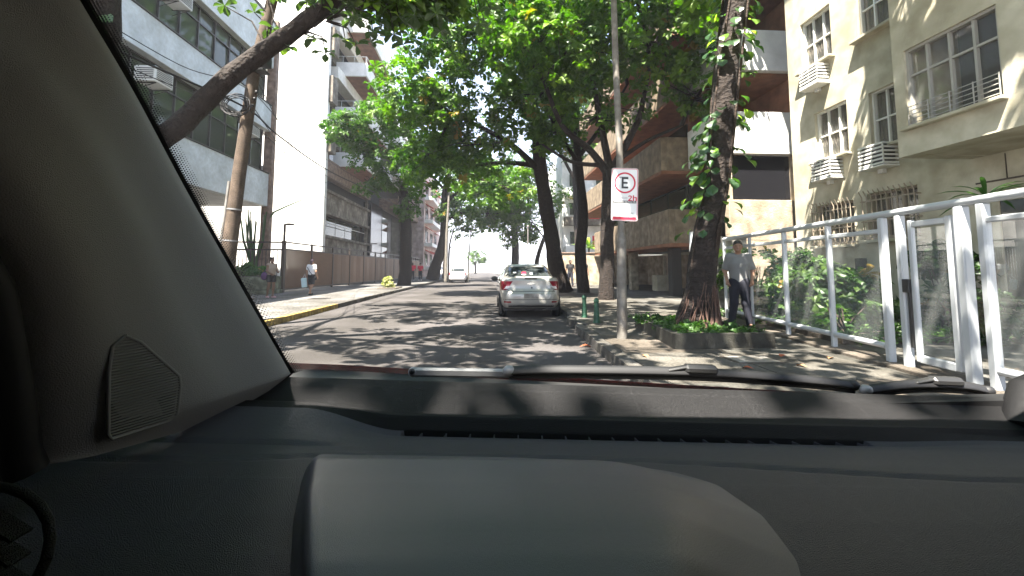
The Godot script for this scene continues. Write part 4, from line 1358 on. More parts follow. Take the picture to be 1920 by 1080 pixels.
func vines(t: Node3D) -> void:
	var o := t.position
	var path := [V(3.86, 0.3, -7.75), V(3.98, 1.0, -7.72), V(4.12, 2.0, -7.7), V(4.36, 3.0, -7.7), V(4.62, 5.0, -7.7), V(4.9, 6.8, -7.7)]
	for k in 230:
		var h := rng.randf_range(0.25, 1.0)
		if k < 110:
			h = rng.randf_range(0.3, 0.62)
		elif k < 170:
			h = rng.randf_range(0.78, 1.0)
		var y := lerpf(0.4, 6.8, h)
		var i := 0
		while i < path.size() - 2 and path[i + 1].y < y:
			i += 1
		var c: Vector3 = path[i].lerp(path[i + 1], clampf((y - path[i].y) / (path[i + 1].y - path[i].y), 0, 1))
		var a := rng.randf() * TAU
		if y < 4.2 and rng.randf() < 0.7:
			a = PI + rng.randf_range(-1.0, 1.0)    # the left flank is the leafiest low down
		var d := V(cos(a), 0, sin(a))
		var r := 0.22 + absf(rng.randfn()) * 0.14
		shared("vine_leaf", vine_leaf_mesh, [M.leaf_one, M.leaf_deep, M.leaf_one, M.leaf_one, M.leaf_deep, M.leaf_one, M.leaf_deep, M.leaf_lime][k % 8], t, Transform3D(leaf_basis(d * 0.7 + V(0, -0.75 + rng.randfn() * 0.25, 0), d + V(0, 0.4, 0), rng.randf_range(0.13, 0.27)), c + d * r - o))
	# climbing stems and aerial roots
	for k in 9:
		var a := rng.randf() * TAU
		var pts := []
		for i in path.size():
			a += rng.randf_range(-0.5, 0.5)
			pts.append(path[i] + V(cos(a), 0, sin(a)) * (0.235 if i else 0.38) - o)
		var mb := MB.new()
		mb.tube(pts, [0.02], 6, false)
		obj("vine_stem", mb, M.bark_light, t)
	for k in 34:
		var a := PI * 0.5 + rng.randf_range(-1.5, 1.2)
		var pts := []
		for i in 5:
			a += rng.randf_range(-0.2, 0.2)
			var y := 0.22 + i * (0.16 + 0.02 * (k % 4))
			var r := lerpf(0.47, 0.26, i / 4.0)
			pts.append(V(3.86 + 0.17 * (y - 0.3), y, -7.74) + V(cos(a), 0, sin(a)) * r - o)
		var mb := MB.new()
		mb.tube(pts, [0.02, 0.014, 0.009], 5, false)
		obj("root", mb, M.root_red, t)

func shrub(called: String, label: String, category: String, at: Vector3, r: Vector3, n: int, size: float, sd: int, group: String, tone := Color(0.035, 0.085, 0.022), light := Color(0.17, 0.28, 0.035)) -> Node3D:
	var t := thing(called, label, category, at, 0.0, group)
	var st := MB.new()
	for k in 7:
		var e := V(rng.randfn() * r.x * 0.4, r.y * 1.4, rng.randfn() * r.z * 0.4)
		st.tube([V(rng.randfn() * 0.06, 0, rng.randfn() * 0.06), e * 0.5 + V(rng.randfn(), 0, rng.randfn()) * 0.05, e], [0.022, 0.016, 0.008], 5, false)
	obj("stem", st, M.bark_light, t)
	var places := []
	var colors := []
	crown_places([[V(0, r.y, 0), r, n], [V(r.x * 0.3, r.y * 0.6, r.z * 0.2), r * V(0.9, 0.6, 0.9), n / 2], [V(-r.x * 0.2, r.y * 1.5, 0), r * V(0.6, 0.6, 0.6), n / 3]], size, 1.0, sd, places, colors, tone, light)
	stuff(scatter("foliage", rosettes[sd % 3], places, colors, M.leaf, t))
	return t

func strap_leaves(t: Node3D, c: Vector3, n: int, len: float, wid: float, called: String, m: Material, droop := 0.9) -> void:
	for k in n:
		var a := TAU * k * 0.382 + rng.randf() * 0.4
		var up := rng.randf_range(0.1, 1.3)
		var l := len * rng.randf_range(0.75, 1.1)
		var rows := []
		var d := V(cos(a), 0, sin(a))
		var s := V(-sin(a), 0, cos(a))
		for i in 6:
			var f := i / 5.0
			var p := c + (d * cos(up * (1.0 - f * 0.3)) * f + V(0, sin(up) * f - droop * f * f * 0.5, 0)) * l
			var w := wid * sin(PI * (0.12 + 0.88 * (1.0 - f) * 0.95 + 0.02)) + 0.003
			if i == 5:
				w = 0.002
			rows.append([p - s * w, p - V(0, w * 0.4, 0), p + s * w])
		var mb := MB.new()
		mb.sheet(rows)
		obj(called, mb, m, t)

func garden() -> void:
	var g := "garden shrubs behind the white fence"
	shrub("shrub", "tall mixed shrub at the gate end of the garden bed behind the fence", "shrub", V(7.3, 0.2, -11.2), V(1.0, 0.85, 0.9), 420, 0.17, 51, g)
	shrub("shrub", "sunlit upright shrub in the garden bed between the second and third fence posts", "shrub", V(7.4, 0.2, -9.7), V(0.9, 0.8, 0.8), 420, 0.16, 52, g, Color(0.05, 0.12, 0.025), Color(0.13, 0.22, 0.04))
	shrub("shrub", "large leaved shrub in the middle of the garden bed below the barred window", "shrub", V(7.1, 0.2, -8.4), V(0.9, 0.62, 0.75), 380, 0.2, 53, g)
	shrub("shrub", "low broad leaved shrub at the bed edge close to the fence pane", "shrub", V(6.3, 0.2, -7.25), V(0.75, 0.33, 0.55), 260, 0.2, 54, g)
	shrub("shrub", "dark round shrub against the cream wall near the gate", "shrub", V(8.6, 0.2, -7.5), V(0.75, 0.8, 0.7), 330, 0.2, 55, g, Color(0.02, 0.06, 0.016), Color(0.06, 0.12, 0.03))
	shrub("shrub", "small dark shrub at the house corner behind the gate", "shrub", V(8.0, 0.15, -6.3), V(0.5, 0.42, 0.45), 160, 0.17, 56, g, Color(0.02, 0.06, 0.016), Color(0.06, 0.12, 0.03))
	var gc := scatter_cover(V(7.4, 0.2, -8.6), 1.6, 2.4, 700, 0.09, 57)
	tag(stuff(gc), "low leafy ground cover filling the garden bed", "ground cover")
	# spiky plant by the first panes, palm against the wall
	var dr := thing("dracaena", "spiky dracaena on a thin cane beside the standing person", "dracaena", V(6.6, 0.2, -11.4))
	var tk := MB.new()
	tk.tube([V(0, 0, 0), V(0.05, 0.8, 0), V(-0.02, 1.5, 0.02)], [0.035, 0.03, 0.025], 8, true, 0.1)
	obj("cane", tk, M.bark_light, dr)
	strap_leaves(dr, V(-0.02, 1.5, 0.02), 26, 0.62, 0.022, "leaf", M.leaf_lime, 0.9)
	var pm := thing("palm", "thin stemmed palm with arching fronds against the cream wall", "palm", V(7.9, 0.147, -6.2))
	var pt := MB.new()
	pt.tube([V(0, 0, 0), V(0.03, 1.0, 0), V(0.0, 2.35, 0)], [0.03, 0.025, 0.025], 8, true, 0.08)
	obj("trunk", pt, M.bark_light, pm)
	strap_leaves(pm, V(0, 2.3, 0), 17, 0.66, 0.028, "frond", M.leaf_deep, 1.0)
	# far palm sprig beside the white block
	var fp := thing("palm", "bright sunlit palm in front of the white block with red panels", "palm", V(9.4, 2.6, -38.5))
	var ft := MB.new()
	ft.tube([V(0, -2.5, 0), V(0.05, 0.6, 0)], [0.1, 0.08], 8, true, 0.1)
	obj("trunk", ft, M.bark_light, fp)
	strap_leaves(fp, V(0.05, 0.6, 0), 24, 1.9, 0.14, "frond", M.leaf_lime, 0.9)
	# planter round the vine tree
	var p := thing("tree_planter", "low dark stone planter box round the vine covered trunk", "planter", V(3.6, 0.14, -7.5))
	var a := [Vector2(-0.72, 1.14), Vector2(0.76, 1.12), Vector2(0.82, -1.2), Vector2(-0.46, -1.2)]
	for k in 4:
		var q0: Vector2 = a[k]
		var q1: Vector2 = a[(k + 1) % 4]
		var d := q1 - q0
		var mb := MB.new()
		mb.box(V((q0.x + q1.x) / 2, 0.115, (q0.y + q1.y) / 2), V(d.length() + (0.1 if k % 2 == 0 else -0.1), 0.23, 0.1), Basis(Vector3.UP, -atan2(d.y, d.x)), 0.008)
		obj("side_slab", mb, M.planter_stone, p)
	var so := MB.new()
	so.prism(PackedVector2Array([Vector2(-0.7, 1.1), Vector2(0.74, 1.08), Vector2(0.8, -1.16), Vector2(-0.44, -1.16)]), Transform3D(Basis(Vector3.RIGHT, Vector3(0, 0, 1), Vector3.UP), V(0, 0.02, 0)), 0.15)
	obj("soil", so, M.soil, p)
	var pc := scatter_cover(V(3.62, 0.33, -7.5), 0.68, 1.1, 300, 0.085, 58)
	tag(stuff(pc), "bright ground cover plants growing in the stone tree planter", "ground cover")
	# shrub by the left kerb
	var bs := shrub("shrub", "small yellow leaved shrub at the kerb in front of the ivy clad trunk", "shrub", V(-5.75, 0.14, -26.2), V(0.42, 0.36, 0.42), 200, 0.13, 59, "", Color(0.38, 0.36, 0.13), Color(0.6, 0.56, 0.3))
	var _b2 := bs
	var bed := MB.new()
	bed.box(V(-5.75, 0.17, -26.4), V(1.1, 0.08, 1.9), Basis.IDENTITY, 0.02)
	structure(obj("tree_bed", bed, M.concrete_warm))

func scatter_cover(c: Vector3, rx: float, rz: float, n: int, s: float, sd: int) -> MultiMeshInstance3D:
	var places := []
	var colors := []
	for i in n:
		var p := c + V(rng.randf_range(-rx, rx), absf(rng.randfn()) * 0.04, rng.randf_range(-rz, rz))
		if Vector2(p.x - 3.86, p.z + 7.75).length() < 0.36:
			continue
		places.append(Transform3D(Basis.from_euler(V(rng.randfn() * 0.35, rng.randf() * TAU, rng.randfn() * 0.35)) * Basis.from_scale(Vector3.ONE * s * rng.randf_range(0.7, 1.5)), p))
		colors.append(Color(0.04, 0.1, 0.025).lerp(Color(0.14, 0.24, 0.05), rng.randf() * rng.randf()))
	return scatter("ground_cover", rosettes[sd % 3], places, colors, M.leaf)

# ---------------------------------------------------------------- fences
func brown_fence() -> void:
	var o := thing("fence", "tall dark brown metal fence with slats and solid panels along the pavement", "fence")
	var slat_box := BoxMesh.new()
	slat_box.size = Vector3.ONE
	# run along the street: corner near z -21.6, then away
	var x0 := -10.2
	var z0 := -22.4
	var top := 2.6
	var run := func(z: float) -> float: return lerpf(x0, -8.9, clampf((z0 - z) / 26.0, 0.0, 1.0))
	var z := z0
	var k := 0
	while z > -56.0:
		var x: float = run.call(z)
		var xn: float = run.call(z - 3.0)
		var pm := MB.new()
		pm.box(V(x, 0.14 + top / 2, z), V(0.11, top, 0.11), Basis.IDENTITY, 0.008)
		obj("post", pm, M.fence_brown, o)
		var rm := MB.new()
		var d := V(xn - x, 0, -3.0)
		var b := Basis(d.normalized(), Vector3.UP, d.normalized().cross(Vector3.UP))
		for y in [0.28, 2.32, 2.68]:
			rm.box((V(x, y, z) + V(xn, y, z - 3.0)) / 2, V(d.length(), 0.07, 0.06), b, 0.006)
		obj("rail", rm, M.fence_brown, o)
		if k < 2:
			for j in 26:
				var f := (j + 0.5) / 26.0
				piece("slat", V(lerpf(x, xn, f), 1.3, z - 3.0 * f), V(0.03, 2.0, 0.055), M.fence_panel, o)
		else:
			for j in 2:
				var f := (j + 0.5) / 2.0
				var pn := MB.new()
				pn.box(V(lerpf(x, xn, f), 1.28, z - 3.0 * f), V(1.47, 1.98, 0.025), b, 0.004)
				for q in 9:
					pn.box(V(lerpf(x, xn, f) + 0.014, 1.28, z - 3.0 * f - 0.68 + q * 0.17), V(0.008, 1.94, 0.02))
				obj("panel", pn, M.fence_panel, o)
			var sp := MB.new()
			sp.box(V((x + xn) / 2, 2.5, z - 1.5), V(0.04, 0.3, 0.04))
			obj("spacer", sp, M.fence_brown, o)
		z -= 3.0
		k += 1
	# return section facing the road, with open bars
	var pm := MB.new()
	pm.box(V(x0, 1.44, z0 + 0.1), V(0.16, 2.6, 0.16), Basis.IDENTITY, 0.008)
	obj("corner_post", pm, M.fence_brown, o)
	var rr := MB.new()
	for y in [0.45, 2.3, 2.68]:
		rr.box(V(x0 - 2.0, y, z0 - 0.1), V(4.0, 0.08, 0.07), Basis.IDENTITY, 0.006)
	obj("rail", rr, M.fence_brown, o)
	for j in 20:
		piece("bar", V(x0 - 0.2 - j * 0.19, 1.36, z0 - 0.1), V(0.03, 1.85, 0.03), M.fence_brown, o)
	var lm := thing("fence_lamp", "small dark lamp on a short stem atop the corner fence post", "lamp", V(x0, 2.74, z0 + 0.1))
	var s := MB.new()
	s.box(V(0, 0.42, 0), V(0.09, 0.84, 0.09), Basis.IDENTITY, 0.006)
	obj("stem", s, M.fence_brown, lm)
	var h := MB.new()
	h.ball(V(0.24, 0.84, 0.02), V(0.28, 0.06, 0.12), 12)
	obj("lamp_head", h, M.fence_brown, lm)
	var l2 := thing("fence_lamp", "second dark lamp farther along the brown panel fence", "lamp", V(-9.45, 2.7, -36.0))
	var s2 := MB.new()
	s2.box(V(0, 0.35, 0), V(0.09, 0.7, 0.09), Basis.IDENTITY, 0.006)
	s2.box(V(0.25, 0.68, 0), V(0.5, 0.08, 0.12), Basis.IDENTITY, 0.006)
	obj("stem", s2, M.fence_brown, l2)

func white_fence() -> void:
	var o := thing("fence", "white tubular fence with clear glass panes and a pedestrian gate", "fence")
	var a := V(5.02, 0, -4.4)
	var e := V(5.72, 0, -9.9)
	var dir := (e - a).normalized()
	var b := Basis(dir, Vector3.UP, dir.cross(Vector3.UP))
	var at := func(m: float, y: float) -> Vector3: return V(lerpf(a.x, e.x, m), y, lerpf(a.z, e.z, m))
	var l := (e - a).length()
	var posts := [1.0, 0.775, 0.545, 0.33, 0.142, 0.094, -0.045, -0.085, -0.33, -0.55]
	for i in posts.size():
		var m: float = posts[i]
		var pm := MB.new()
		var w: float = [0.06, 0.06, 0.07, 0.07, 0.085, 0.085, 0.1, 0.085, 0.09, 0.09][i]
		var gate: bool = i == 6 or i == 5
		var y0 := 0.13 if not gate else 0.15
		var y1 := 2.0
		pm.box(at.call(m, (y0 + y1) / 2), V(w, y1 - y0, w), b, 0.014)
		obj("post", pm, M.fence_white, o)
	# rails: round top rail, flat second rail, round bottom rail
	var tr := MB.new()
	tr.tube([at.call(1.0, 2.04), at.call(-0.55, 2.04)], [0.045], 12)
	obj("top_rail", tr, M.fence_white, o)
	var segs := [[1.0, 0.775], [0.775, 0.545], [0.545, 0.33], [0.33, 0.142], [0.094, -0.045], [-0.085, -0.33], [-0.33, -0.55]]
	for i in segs.size():
		var s: Array = segs[i]
		var c: float = (s[0] + s[1]) / 2
		var len: float = (s[0] - s[1]) * l
		if i != 4:
			var r2 := MB.new()
			r2.box(at.call(c, 1.83), V(len - 0.07, 0.06, 0.055), b, 0.012)
			obj("rail", r2, M.fence_white, o)
			var r3 := MB.new()
			r3.tube([at.call(s[0] - 0.008, 0.36), at.call(s[1] + 0.008, 0.36)], [0.04], 12)
			obj("bottom_rail", r3, M.fence_white, o)
			var pn := MB.new()
			pn.box(at.call(c, 1.1), V(len - 0.1, 1.42, 0.008), b)
			obj("pane", pn, M.pane, o)
	# the gate leaf is a part with its own frame, pane and lock
	var g := Node3D.new()
	g.name = numbered(o, "gate_leaf")
	o.add_child(g, true)
	var gf := MB.new()
	gf.box(at.call(0.066, 1.09), V(0.06, 1.66, 0.05), b, 0.01)
	gf.box(at.call(-0.02, 1.09), V(0.07, 1.66, 0.05), b, 0.01)
	gf.box(at.call(0.023, 1.87), V(0.43, 0.07, 0.05), b, 0.01)
	gf.box(at.call(0.023, 0.3), V(0.43, 0.09, 0.06), b, 0.01)
	obj("frame", gf, M.fence_white, g)
	var gp := MB.new()
	gp.box(at.call(0.023, 1.09), V(0.4, 1.45, 0.008), b)
	obj("pane", gp, M.pane, g)
	var lk := MB.new()
	lk.box(at.call(0.08, 1.14) + V(-0.02, 0, 0), V(0.1, 0.16, 0.07), b, 0.008)
	lk.box(at.call(0.08, 0.74), V(0.035, 0.66, 0.04), b, 0.004)
	obj("lock_box", lk, M.plastic_black, g)

# ---------------------------------------------------------------- poles, cables, sign, bollards
func poles_and_cables() -> void:
	var p := thing("utility_pole", "leaning tan concrete utility pole with cables and a conduit before the office block", "utility pole", V(-5.78, 0.1, -9.9))
	var mb := MB.new()
	mb.tube([V(0, 0, 0), V(0.06, 1.6, 0), V(0.19, 3.3, 0), V(0.42, 5.8, 0), V(0.78, 7.7, 0), V(1.2, 9.6, 0)], [0.165, 0.155, 0.14, 0.125, 0.115, 0.105], 16, true, 0.02)
	obj("shaft", mb, M.pole_concrete, p)
	for y in [2.55, 1.85]:
		var bd := MB.new()
		bd.tube([V(0.06 + (y - 1.6) * 0.08, y, 0), V(0.062 + (y - 1.6) * 0.08, y + 0.03, 0)], [0.16], 16)
		obj("band", bd, M.steel_back, p)
	var cd := MB.new()
	cd.tube([V(-0.17, 0, 0.05), V(-0.1, 1.6, 0.06), V(0.03, 3.2, 0.06)], [0.035], 8)
	obj("conduit", cd, M.metal_grey, p)
	var bk := MB.new()
	bk.box(V(0.62, 6.0, 0.1), V(0.34, 0.26, 0.3), Basis.IDENTITY, 0.02)
	bk.box(V(0.5, 5.75, 0.1), V(0.5, 0.05, 0.3), Basis.IDENTITY, 0.01)
	obj("bracket_box", bk, M.plastic_black, p)
	for k in 5:
		var ins := MB.new()
		ins.lathe(V(0.52 - k * 0.035, 5.25 - k * 0.16, 0.05), [Vector2(0.0, 0.0), Vector2(0.035, 0.0), Vector2(0.03, 0.035), Vector2(0.038, 0.05), Vector2(0.0, 0.08)], 10)
		obj("insulator", ins, M.plastic_black, p)
	# coil of spare cable tied to the pole
	var co := thing("cable_coil", "tangled coil of black cable hanging on the utility pole", "cable coil", V(-5.62, 5.0, -9.72))
	for k in 8:
		var pts := []
		var r := 0.2 + rng.randf() * 0.13
		for i in 17:
			var a := TAU * i / 16
			pts.append(V(cos(a) * r + rng.randf() * 0.02, sin(a) * r * 0.8 + rng.randf() * 0.02, rng.randf() * 0.06))
		var cm := MB.new()
		cm.tube(pts, [0.009], 5, false)
		obj("loop", cm, M.cable, co)
	var runs := [
		["black service cable bundle, thickest of the lines by the pole", [V(-5.85, 4.62, -5.2), V(-5.72, 4.78, -7.2), V(-5.5, 5.02, -9.9), V(-5.75, 5.02, -12.0), V(-5.8, 4.95, -16.0), V(-5.9, 5.4, -24.0), V(-6.4, 5.9, -37.0)], 0.022],
		["thin upper cable running level with the second white band", [V(-5.8, 5.05, -5.2), V(-5.7, 5.12, -8.0), V(-5.42, 5.42, -9.9), V(-5.8, 5.3, -14.0), V(-5.9, 5.6, -24.0), V(-6.4, 6.3, -37.0)], 0.009],
		["thin lower cable sagging below the service bundle", [V(-5.9, 4.4, -5.2), V(-5.75, 4.62, -7.4), V(-5.55, 4.8, -9.9), V(-5.8, 4.66, -13.0), V(-5.85, 4.8, -18.0), V(-6.2, 5.5, -37.0)], 0.009],
		["fine cable climbing from the pole to the balcony block", [V(-5.35, 5.8, -9.9), V(-7.0, 5.5, -16.0), V(-8.6, 5.8, -22.0), V(-9.9, 6.9, -28.0)], 0.008],
		["fine cable from pole insulators to the parking deck", [V(-5.45, 5.2, -9.9), V(-6.6, 4.85, -15.0), V(-8.4, 5.1, -22.0), V(-9.9, 5.7, -30.0)], 0.008]]
	for r in runs:
		var cv := Curve3D.new()
		var pp: Array = r[1]
		for i in pp.size():
			var tg: Vector3 = (pp[mini(i + 1, pp.size() - 1)] - pp[maxi(i - 1, 0)]) / 6.0
			cv.add_point(pp[i], -tg, tg)
		var pts := []
		for i in 41:
			var f := i / 40.0 * (pp.size() - 1)
			pts.append(cv.sample(mini(int(f), pp.size() - 2), f - mini(int(f), pp.size() - 2)))
		var cm := MB.new()
		cm.tube(pts, [r[2]], 6, false)
		tag(obj("overhead_cable", cm, M.cable), r[0], "cable", "")
	# poles farther down the left pavement
	for q in [["slim grey pole standing behind the big leaning trunk", V(-3.75, 0.1, -41.0), 9.0, 0.17], ["thin lamp pole beside the white parked car", V(-1.75, 0.0, -44.0), 5.2, 0.08]]:
		var t := thing("lamp_pole", q[0], "pole", q[1], 0.0, "")
		var m2 := MB.new()
		m2.tube([V(0, 0, 0), V(0.05, q[2] * 0.5, 0), V(0.25, q[2], 0)], [q[3], q[3] * 0.8, q[3] * 0.6], 12)
		obj("shaft", m2, M.lamp_pole, t)
		var hd := MB.new()
		hd.box(V(0.5, q[2], 0), V(0.7, 0.1, 0.2), Basis.IDENTITY, 0.02)
		obj("lamp_head", hd, M.metal_grey, t)
	for q in [["pale slim post under the vine draped tree", V(4.0, 0.1, -40.0), 5.2, 0.06], ["white thin post beside the pale slim post", V(2.75, 0.1, -52.0), 4.6, 0.07]]:
		var t := thing("lamp_pole", q[0], "pole", q[1])
		var m2 := MB.new()
		m2.tube([V(0, 0, 0), V(0, q[2], 0)], [q[3]], 10)
		obj("shaft", m2, M.metal_grey, t)
		var cp := MB.new()
		cp.ball(V(0, q[2], 0), V(0.12, 0.1, 0.12), 10)
		obj("cap", cp, M.metal_grey, t)
	# lamp post that carries the parking sign
	var lp := thing("lamp_post", "grey steel lamp post on the pavement edge carrying the parking sign", "lamp post", V(2.36, 0.13, -7.34))
	var lo := MB.new()
	lo.tube([V(0, 0, 0), V(0.01, 0.9, 0), V(0.025, 1.75, 0)], [0.088, 0.084, 0.08], 18)
	obj("sleeve", lo, M.lamp_pole, lp)
	var tp := MB.new()
	tp.lathe(V(0.025, 1.75, 0), [Vector2(0.08, 0.0), Vector2(0.075, 0.04), Vector2(0.062, 0.09)], 18)
	obj("collar", tp, M.lamp_pole, lp)
	var hi := MB.new()
	hi.tube([V(0.025, 1.7, 0), V(0.02, 3.4, 0), V(-0.02, 5.0, 0), V(-0.06, 9.0, 0)], [0.063, 0.06, 0.056, 0.05], 16)
	obj("shaft", hi, M.lamp_pole, lp)
	var pp2 := thing("conduit_post", "thin dark post close behind the sign's lamp post", "post", V(2.6, 0.13, -8.1))
	var pm := MB.new()
	pm.tube([V(0, 0, 0), V(0, 2.9, 0)], [0.035], 10)
	obj("shaft", pm, M.plastic_black, pp2)

func text(parent: Node, called: String, s: String, size: float, m: Material, at: Vector3, width := 0.0, bold := false) -> MeshInstance3D:
	var t := TextMesh.new()
	var f := SystemFont.new()
	f.font_names = PackedStringArray(["Droid Sans"])
	if bold:
		f.font_weight = 700
	t.font = f
	t.text = s
	t.font_size = 64
	t.pixel_size = size / 64.0
	t.depth = 0.002
	var o := shared(called, t, m, parent, Transform3D(Basis.IDENTITY, at))
	var w := t.get_aabb().size.x
	if width > 0.0 and w > 0.0:
		o.scale.x = width / w
	return o

func rounded(w: float, h: float, r: float) -> PackedVector2Array:
	var p := PackedVector2Array()
	for q in [[1, 1, 0.0], [-1, 1, PI / 2], [-1, -1, PI], [1, -1, PI * 1.5]]:
		for k in 6:
			var a: float = q[2] + PI / 2 * k / 5.0
			p.append(Vector2(q[0] * (w / 2 - r) + cos(a) * r, q[1] * (h / 2 - r) + sin(a) * r))
	return p

func parking_sign() -> void:
	var s := thing("parking_sign", "white parking sign with red ringed letter E and 2h on the lamp post", "sign", V(2.43, 2.64, -7.26))
	s.rotation = V(0.0, -0.1, -0.035)
	var pl := MB.new()
	pl.prism(rounded(0.46, 0.93, 0.035), Transform3D(Basis.IDENTITY, V(0, 0, 0)), 0.004)
	obj("plate", pl, M.sign_white, s)
	var bd := MB.new()
	var o1 := rounded(0.445, 0.915, 0.03)
	var i1 := rounded(0.425, 0.895, 0.024)
	for k in o1.size():
		var j := (k + 1) % o1.size()
		bd.quad(V(o1[k].x, o1[k].y, 0.0055), V(o1[j].x, o1[j].y, 0.0055), V(i1[j].x, i1[j].y, 0.0055), V(i1[k].x, i1[k].y, 0.0055), V(0, 0, 1))
	obj("border", bd, M.sign_red, s)
	var ring := MB.new()
	for k in 48:
		var a0 := TAU * k / 48
		var a1 := TAU * (k + 1) / 48
		var c := V(0, 0.205, 0.0065)
		ring.quad(c + V(cos(a0), sin(a0), 0) * 0.188, c + V(cos(a1), sin(a1), 0) * 0.188, c + V(cos(a1), sin(a1), 0) * 0.158, c + V(cos(a0), sin(a0), 0) * 0.158, V(0, 0, 1))
	obj("ring", ring, M.sign_red, s)
	var em := MB.new()
	em.box(V(-0.04, 0.205, 0.0065), V(0.035, 0.2, 0.004))
	for y in [-0.083, 0.0, 0.083]:
		em.box(V(0.018 if y != 0.0 else 0.012, 0.205 + y, 0.0065), V(0.081 if y != 0.0 else 0.069, 0.034, 0.004))
	obj("letter", em, M.sign_black, s)
	text(s, "lettering", "2h", 0.13, M.sign_red, V(0.135, -0.068, 0.007), 0.15, true)
	text(s, "lettering", "RIO", 0.06, M.sign_red, V(-0.14, -0.015, 0.007), 0.085, true)
	text(s, "lettering", "Rotativo", 0.062, M.steel_back, V(-0.055, -0.062, 0.007), 0.2)
	var bar := MB.new()
	bar.box(V(0, -0.132, 0.006), V(0.405, 0.045, 0.003))
	obj("black_bar", bar, M.sign_black, s)
	text(s, "lettering", "Diariamente das 7h às 19h", 0.03, M.sign_white, V(0, -0.133, 0.0085), 0.37, true)
	text(s, "lettering", "Ao longo", 0.036, M.sign_black, V(0, -0.265, 0.007), 0.13)
	text(s, "lettering", "50m a mais que 7 de dez", 0.03, M.sign_black, V(0, -0.328, 0.007), 0.31)
	var rb := MB.new()
	rb.box(V(0, -0.42, 0.006), V(0.405, 0.045, 0.003))
	obj("red_bar", rb, M.sign_red, s)
	var cl := MB.new()
	for y in [0.3, -0.3]:
		cl.box(V(-0.02, y, -0.04), V(0.16, 0.035, 0.09), Basis.IDENTITY, 0.004)
	obj("clamp", cl, M.steel_back, s)

func bollards() -> void:
	var mk := func(at: Vector3, label: String) -> void:
		var t := thing("bollard", label, "bollard", at, 0.0, "green bollards on the pavement edge")
		var b := MB.new()
		b.lathe(Vector3.ZERO, [Vector2(0.0, 0.0), Vector2(0.085, 0.0), Vector2(0.085, 0.03), Vector2(0.07, 0.06), Vector2(0.05, 0.42), Vector2(0.045, 0.46)], 18)
		obj("shaft", b, M.bollard_green, t)
		var c := MB.new()
		c.lathe(V(0, 0.46, 0), [Vector2(0.045, 0.0), Vector2(0.058, 0.01), Vector2(0.058, 0.03), Vector2(0.05, 0.07), Vector2(0.03, 0.1), Vector2(0.0, 0.11)], 18)
		obj("cap", c, M.bollard_green, t)
	mk.call(V(2.47, 0.13, -9.45), "green iron bollard closer to the parking sign")
	mk.call(V(2.44, 0.13, -10.5), "green iron bollard closer to the silver sedan")

func left_planter() -> void:
	var p := thing("planter", "long concrete planter stained green at the foot of the corner fence", "planter", V(-11.7, 0.14, -21.2))
	var b := MB.new()
	b.box(V(0, 0.52, 0), V(3.3, 0.62, 1.3), Basis.IDENTITY, 0.03)
	obj("box", b, M.planter_green, p)
	var f := MB.new()
	f.box(V(0.1, 0.1, 0.05), V(3.3, 0.2, 1.3), Basis.IDENTITY, 0.02)
	obj("foot", f, M.planter_green, p)
	var so := MB.new()
	so.box(V(0, 0.83, 0), V(3.1, 0.04, 1.1))
	obj("soil", so, M.soil, p)
	for k in 5:
		shrub("fern", ["bushy fern spilling over the far end of the concrete planter", "fern in the concrete planter behind the pole", "fern in the middle of the concrete planter", "tall fern tuft in the concrete planter behind the woman with a bag", "fern at the corner post end of the concrete planter"][k], "fern", V(-13.0 + k * 0.62, 0.97, -21.1), V(0.4, 0.22 + 0.1 * (k % 2), 0.4), 110, 0.16, 60 + k, "ferns in the concrete planter", Color(0.05, 0.13, 0.03), Color(0.12, 0.24, 0.05))
	# branching cactus behind the fence
	var c := thing("cactus", "dark many stemmed candelabra cactus before the white side wall", "cactus", V(-12.6, 0.14, -24.2))
	for k in 13:
		var s := MB.new()
		var x := rng.randf_range(-0.7, 0.75)
		var zz := rng.randf_range(-0.4, 0.4)
		var h := rng.randf_range(3.4, 4.8)
		s.tube([V(x * 0.15, 0.0, zz * 0.2), V(x * 0.3, 1.6, zz * 0.4), V(x * 0.8, 2.7, zz), V(x + rng.randfn() * 0.1, h, zz * 1.2)], [0.1, 0.075, 0.06, 0.03], 7, true, 0.2, k)
		obj("stem", s, M.leaf_deep, c)
	var arm := MB.new()
	arm.tube([V(0.3, 3.3, 0), V(0.9, 4.3, 0), V(1.5, 4.6, 0), V(2.5, 5.05, 0)], [0.06, 0.05, 0.04, 0.025], 7, true, 0.15)
	obj("arm", arm, M.leaf_deep, c)
	var lp := MB.new()
	lp.box(V(-14.5, 0.9, -19.6), V(0.5, 1.6, 0.5), Basis.IDENTITY, 0.02)
	tag(obj("gate_pillar", lp, M.tan_column), "tan gate pillar beside the dark office lobby", "pillar")
	var sp := thing("spider_plant", "tuft of arching pale leaves at the foot of the utility pole", "plant", V(-8.6, 0.14, -14.4))
	strap_leaves(sp, V(0, 0.4, 0), 18, 0.7, 0.02, "leaf", M.leaf_lime, 1.0)
	var pot := MB.new()
	pot.lathe(Vector3.ZERO, [Vector2(0.0, 0.0), Vector2(0.14, 0.0), Vector2(0.2, 0.4), Vector2(0.17, 0.4), Vector2(0.0, 0.37)], 18)
	obj("pot", pot, M.planter_green, sp)

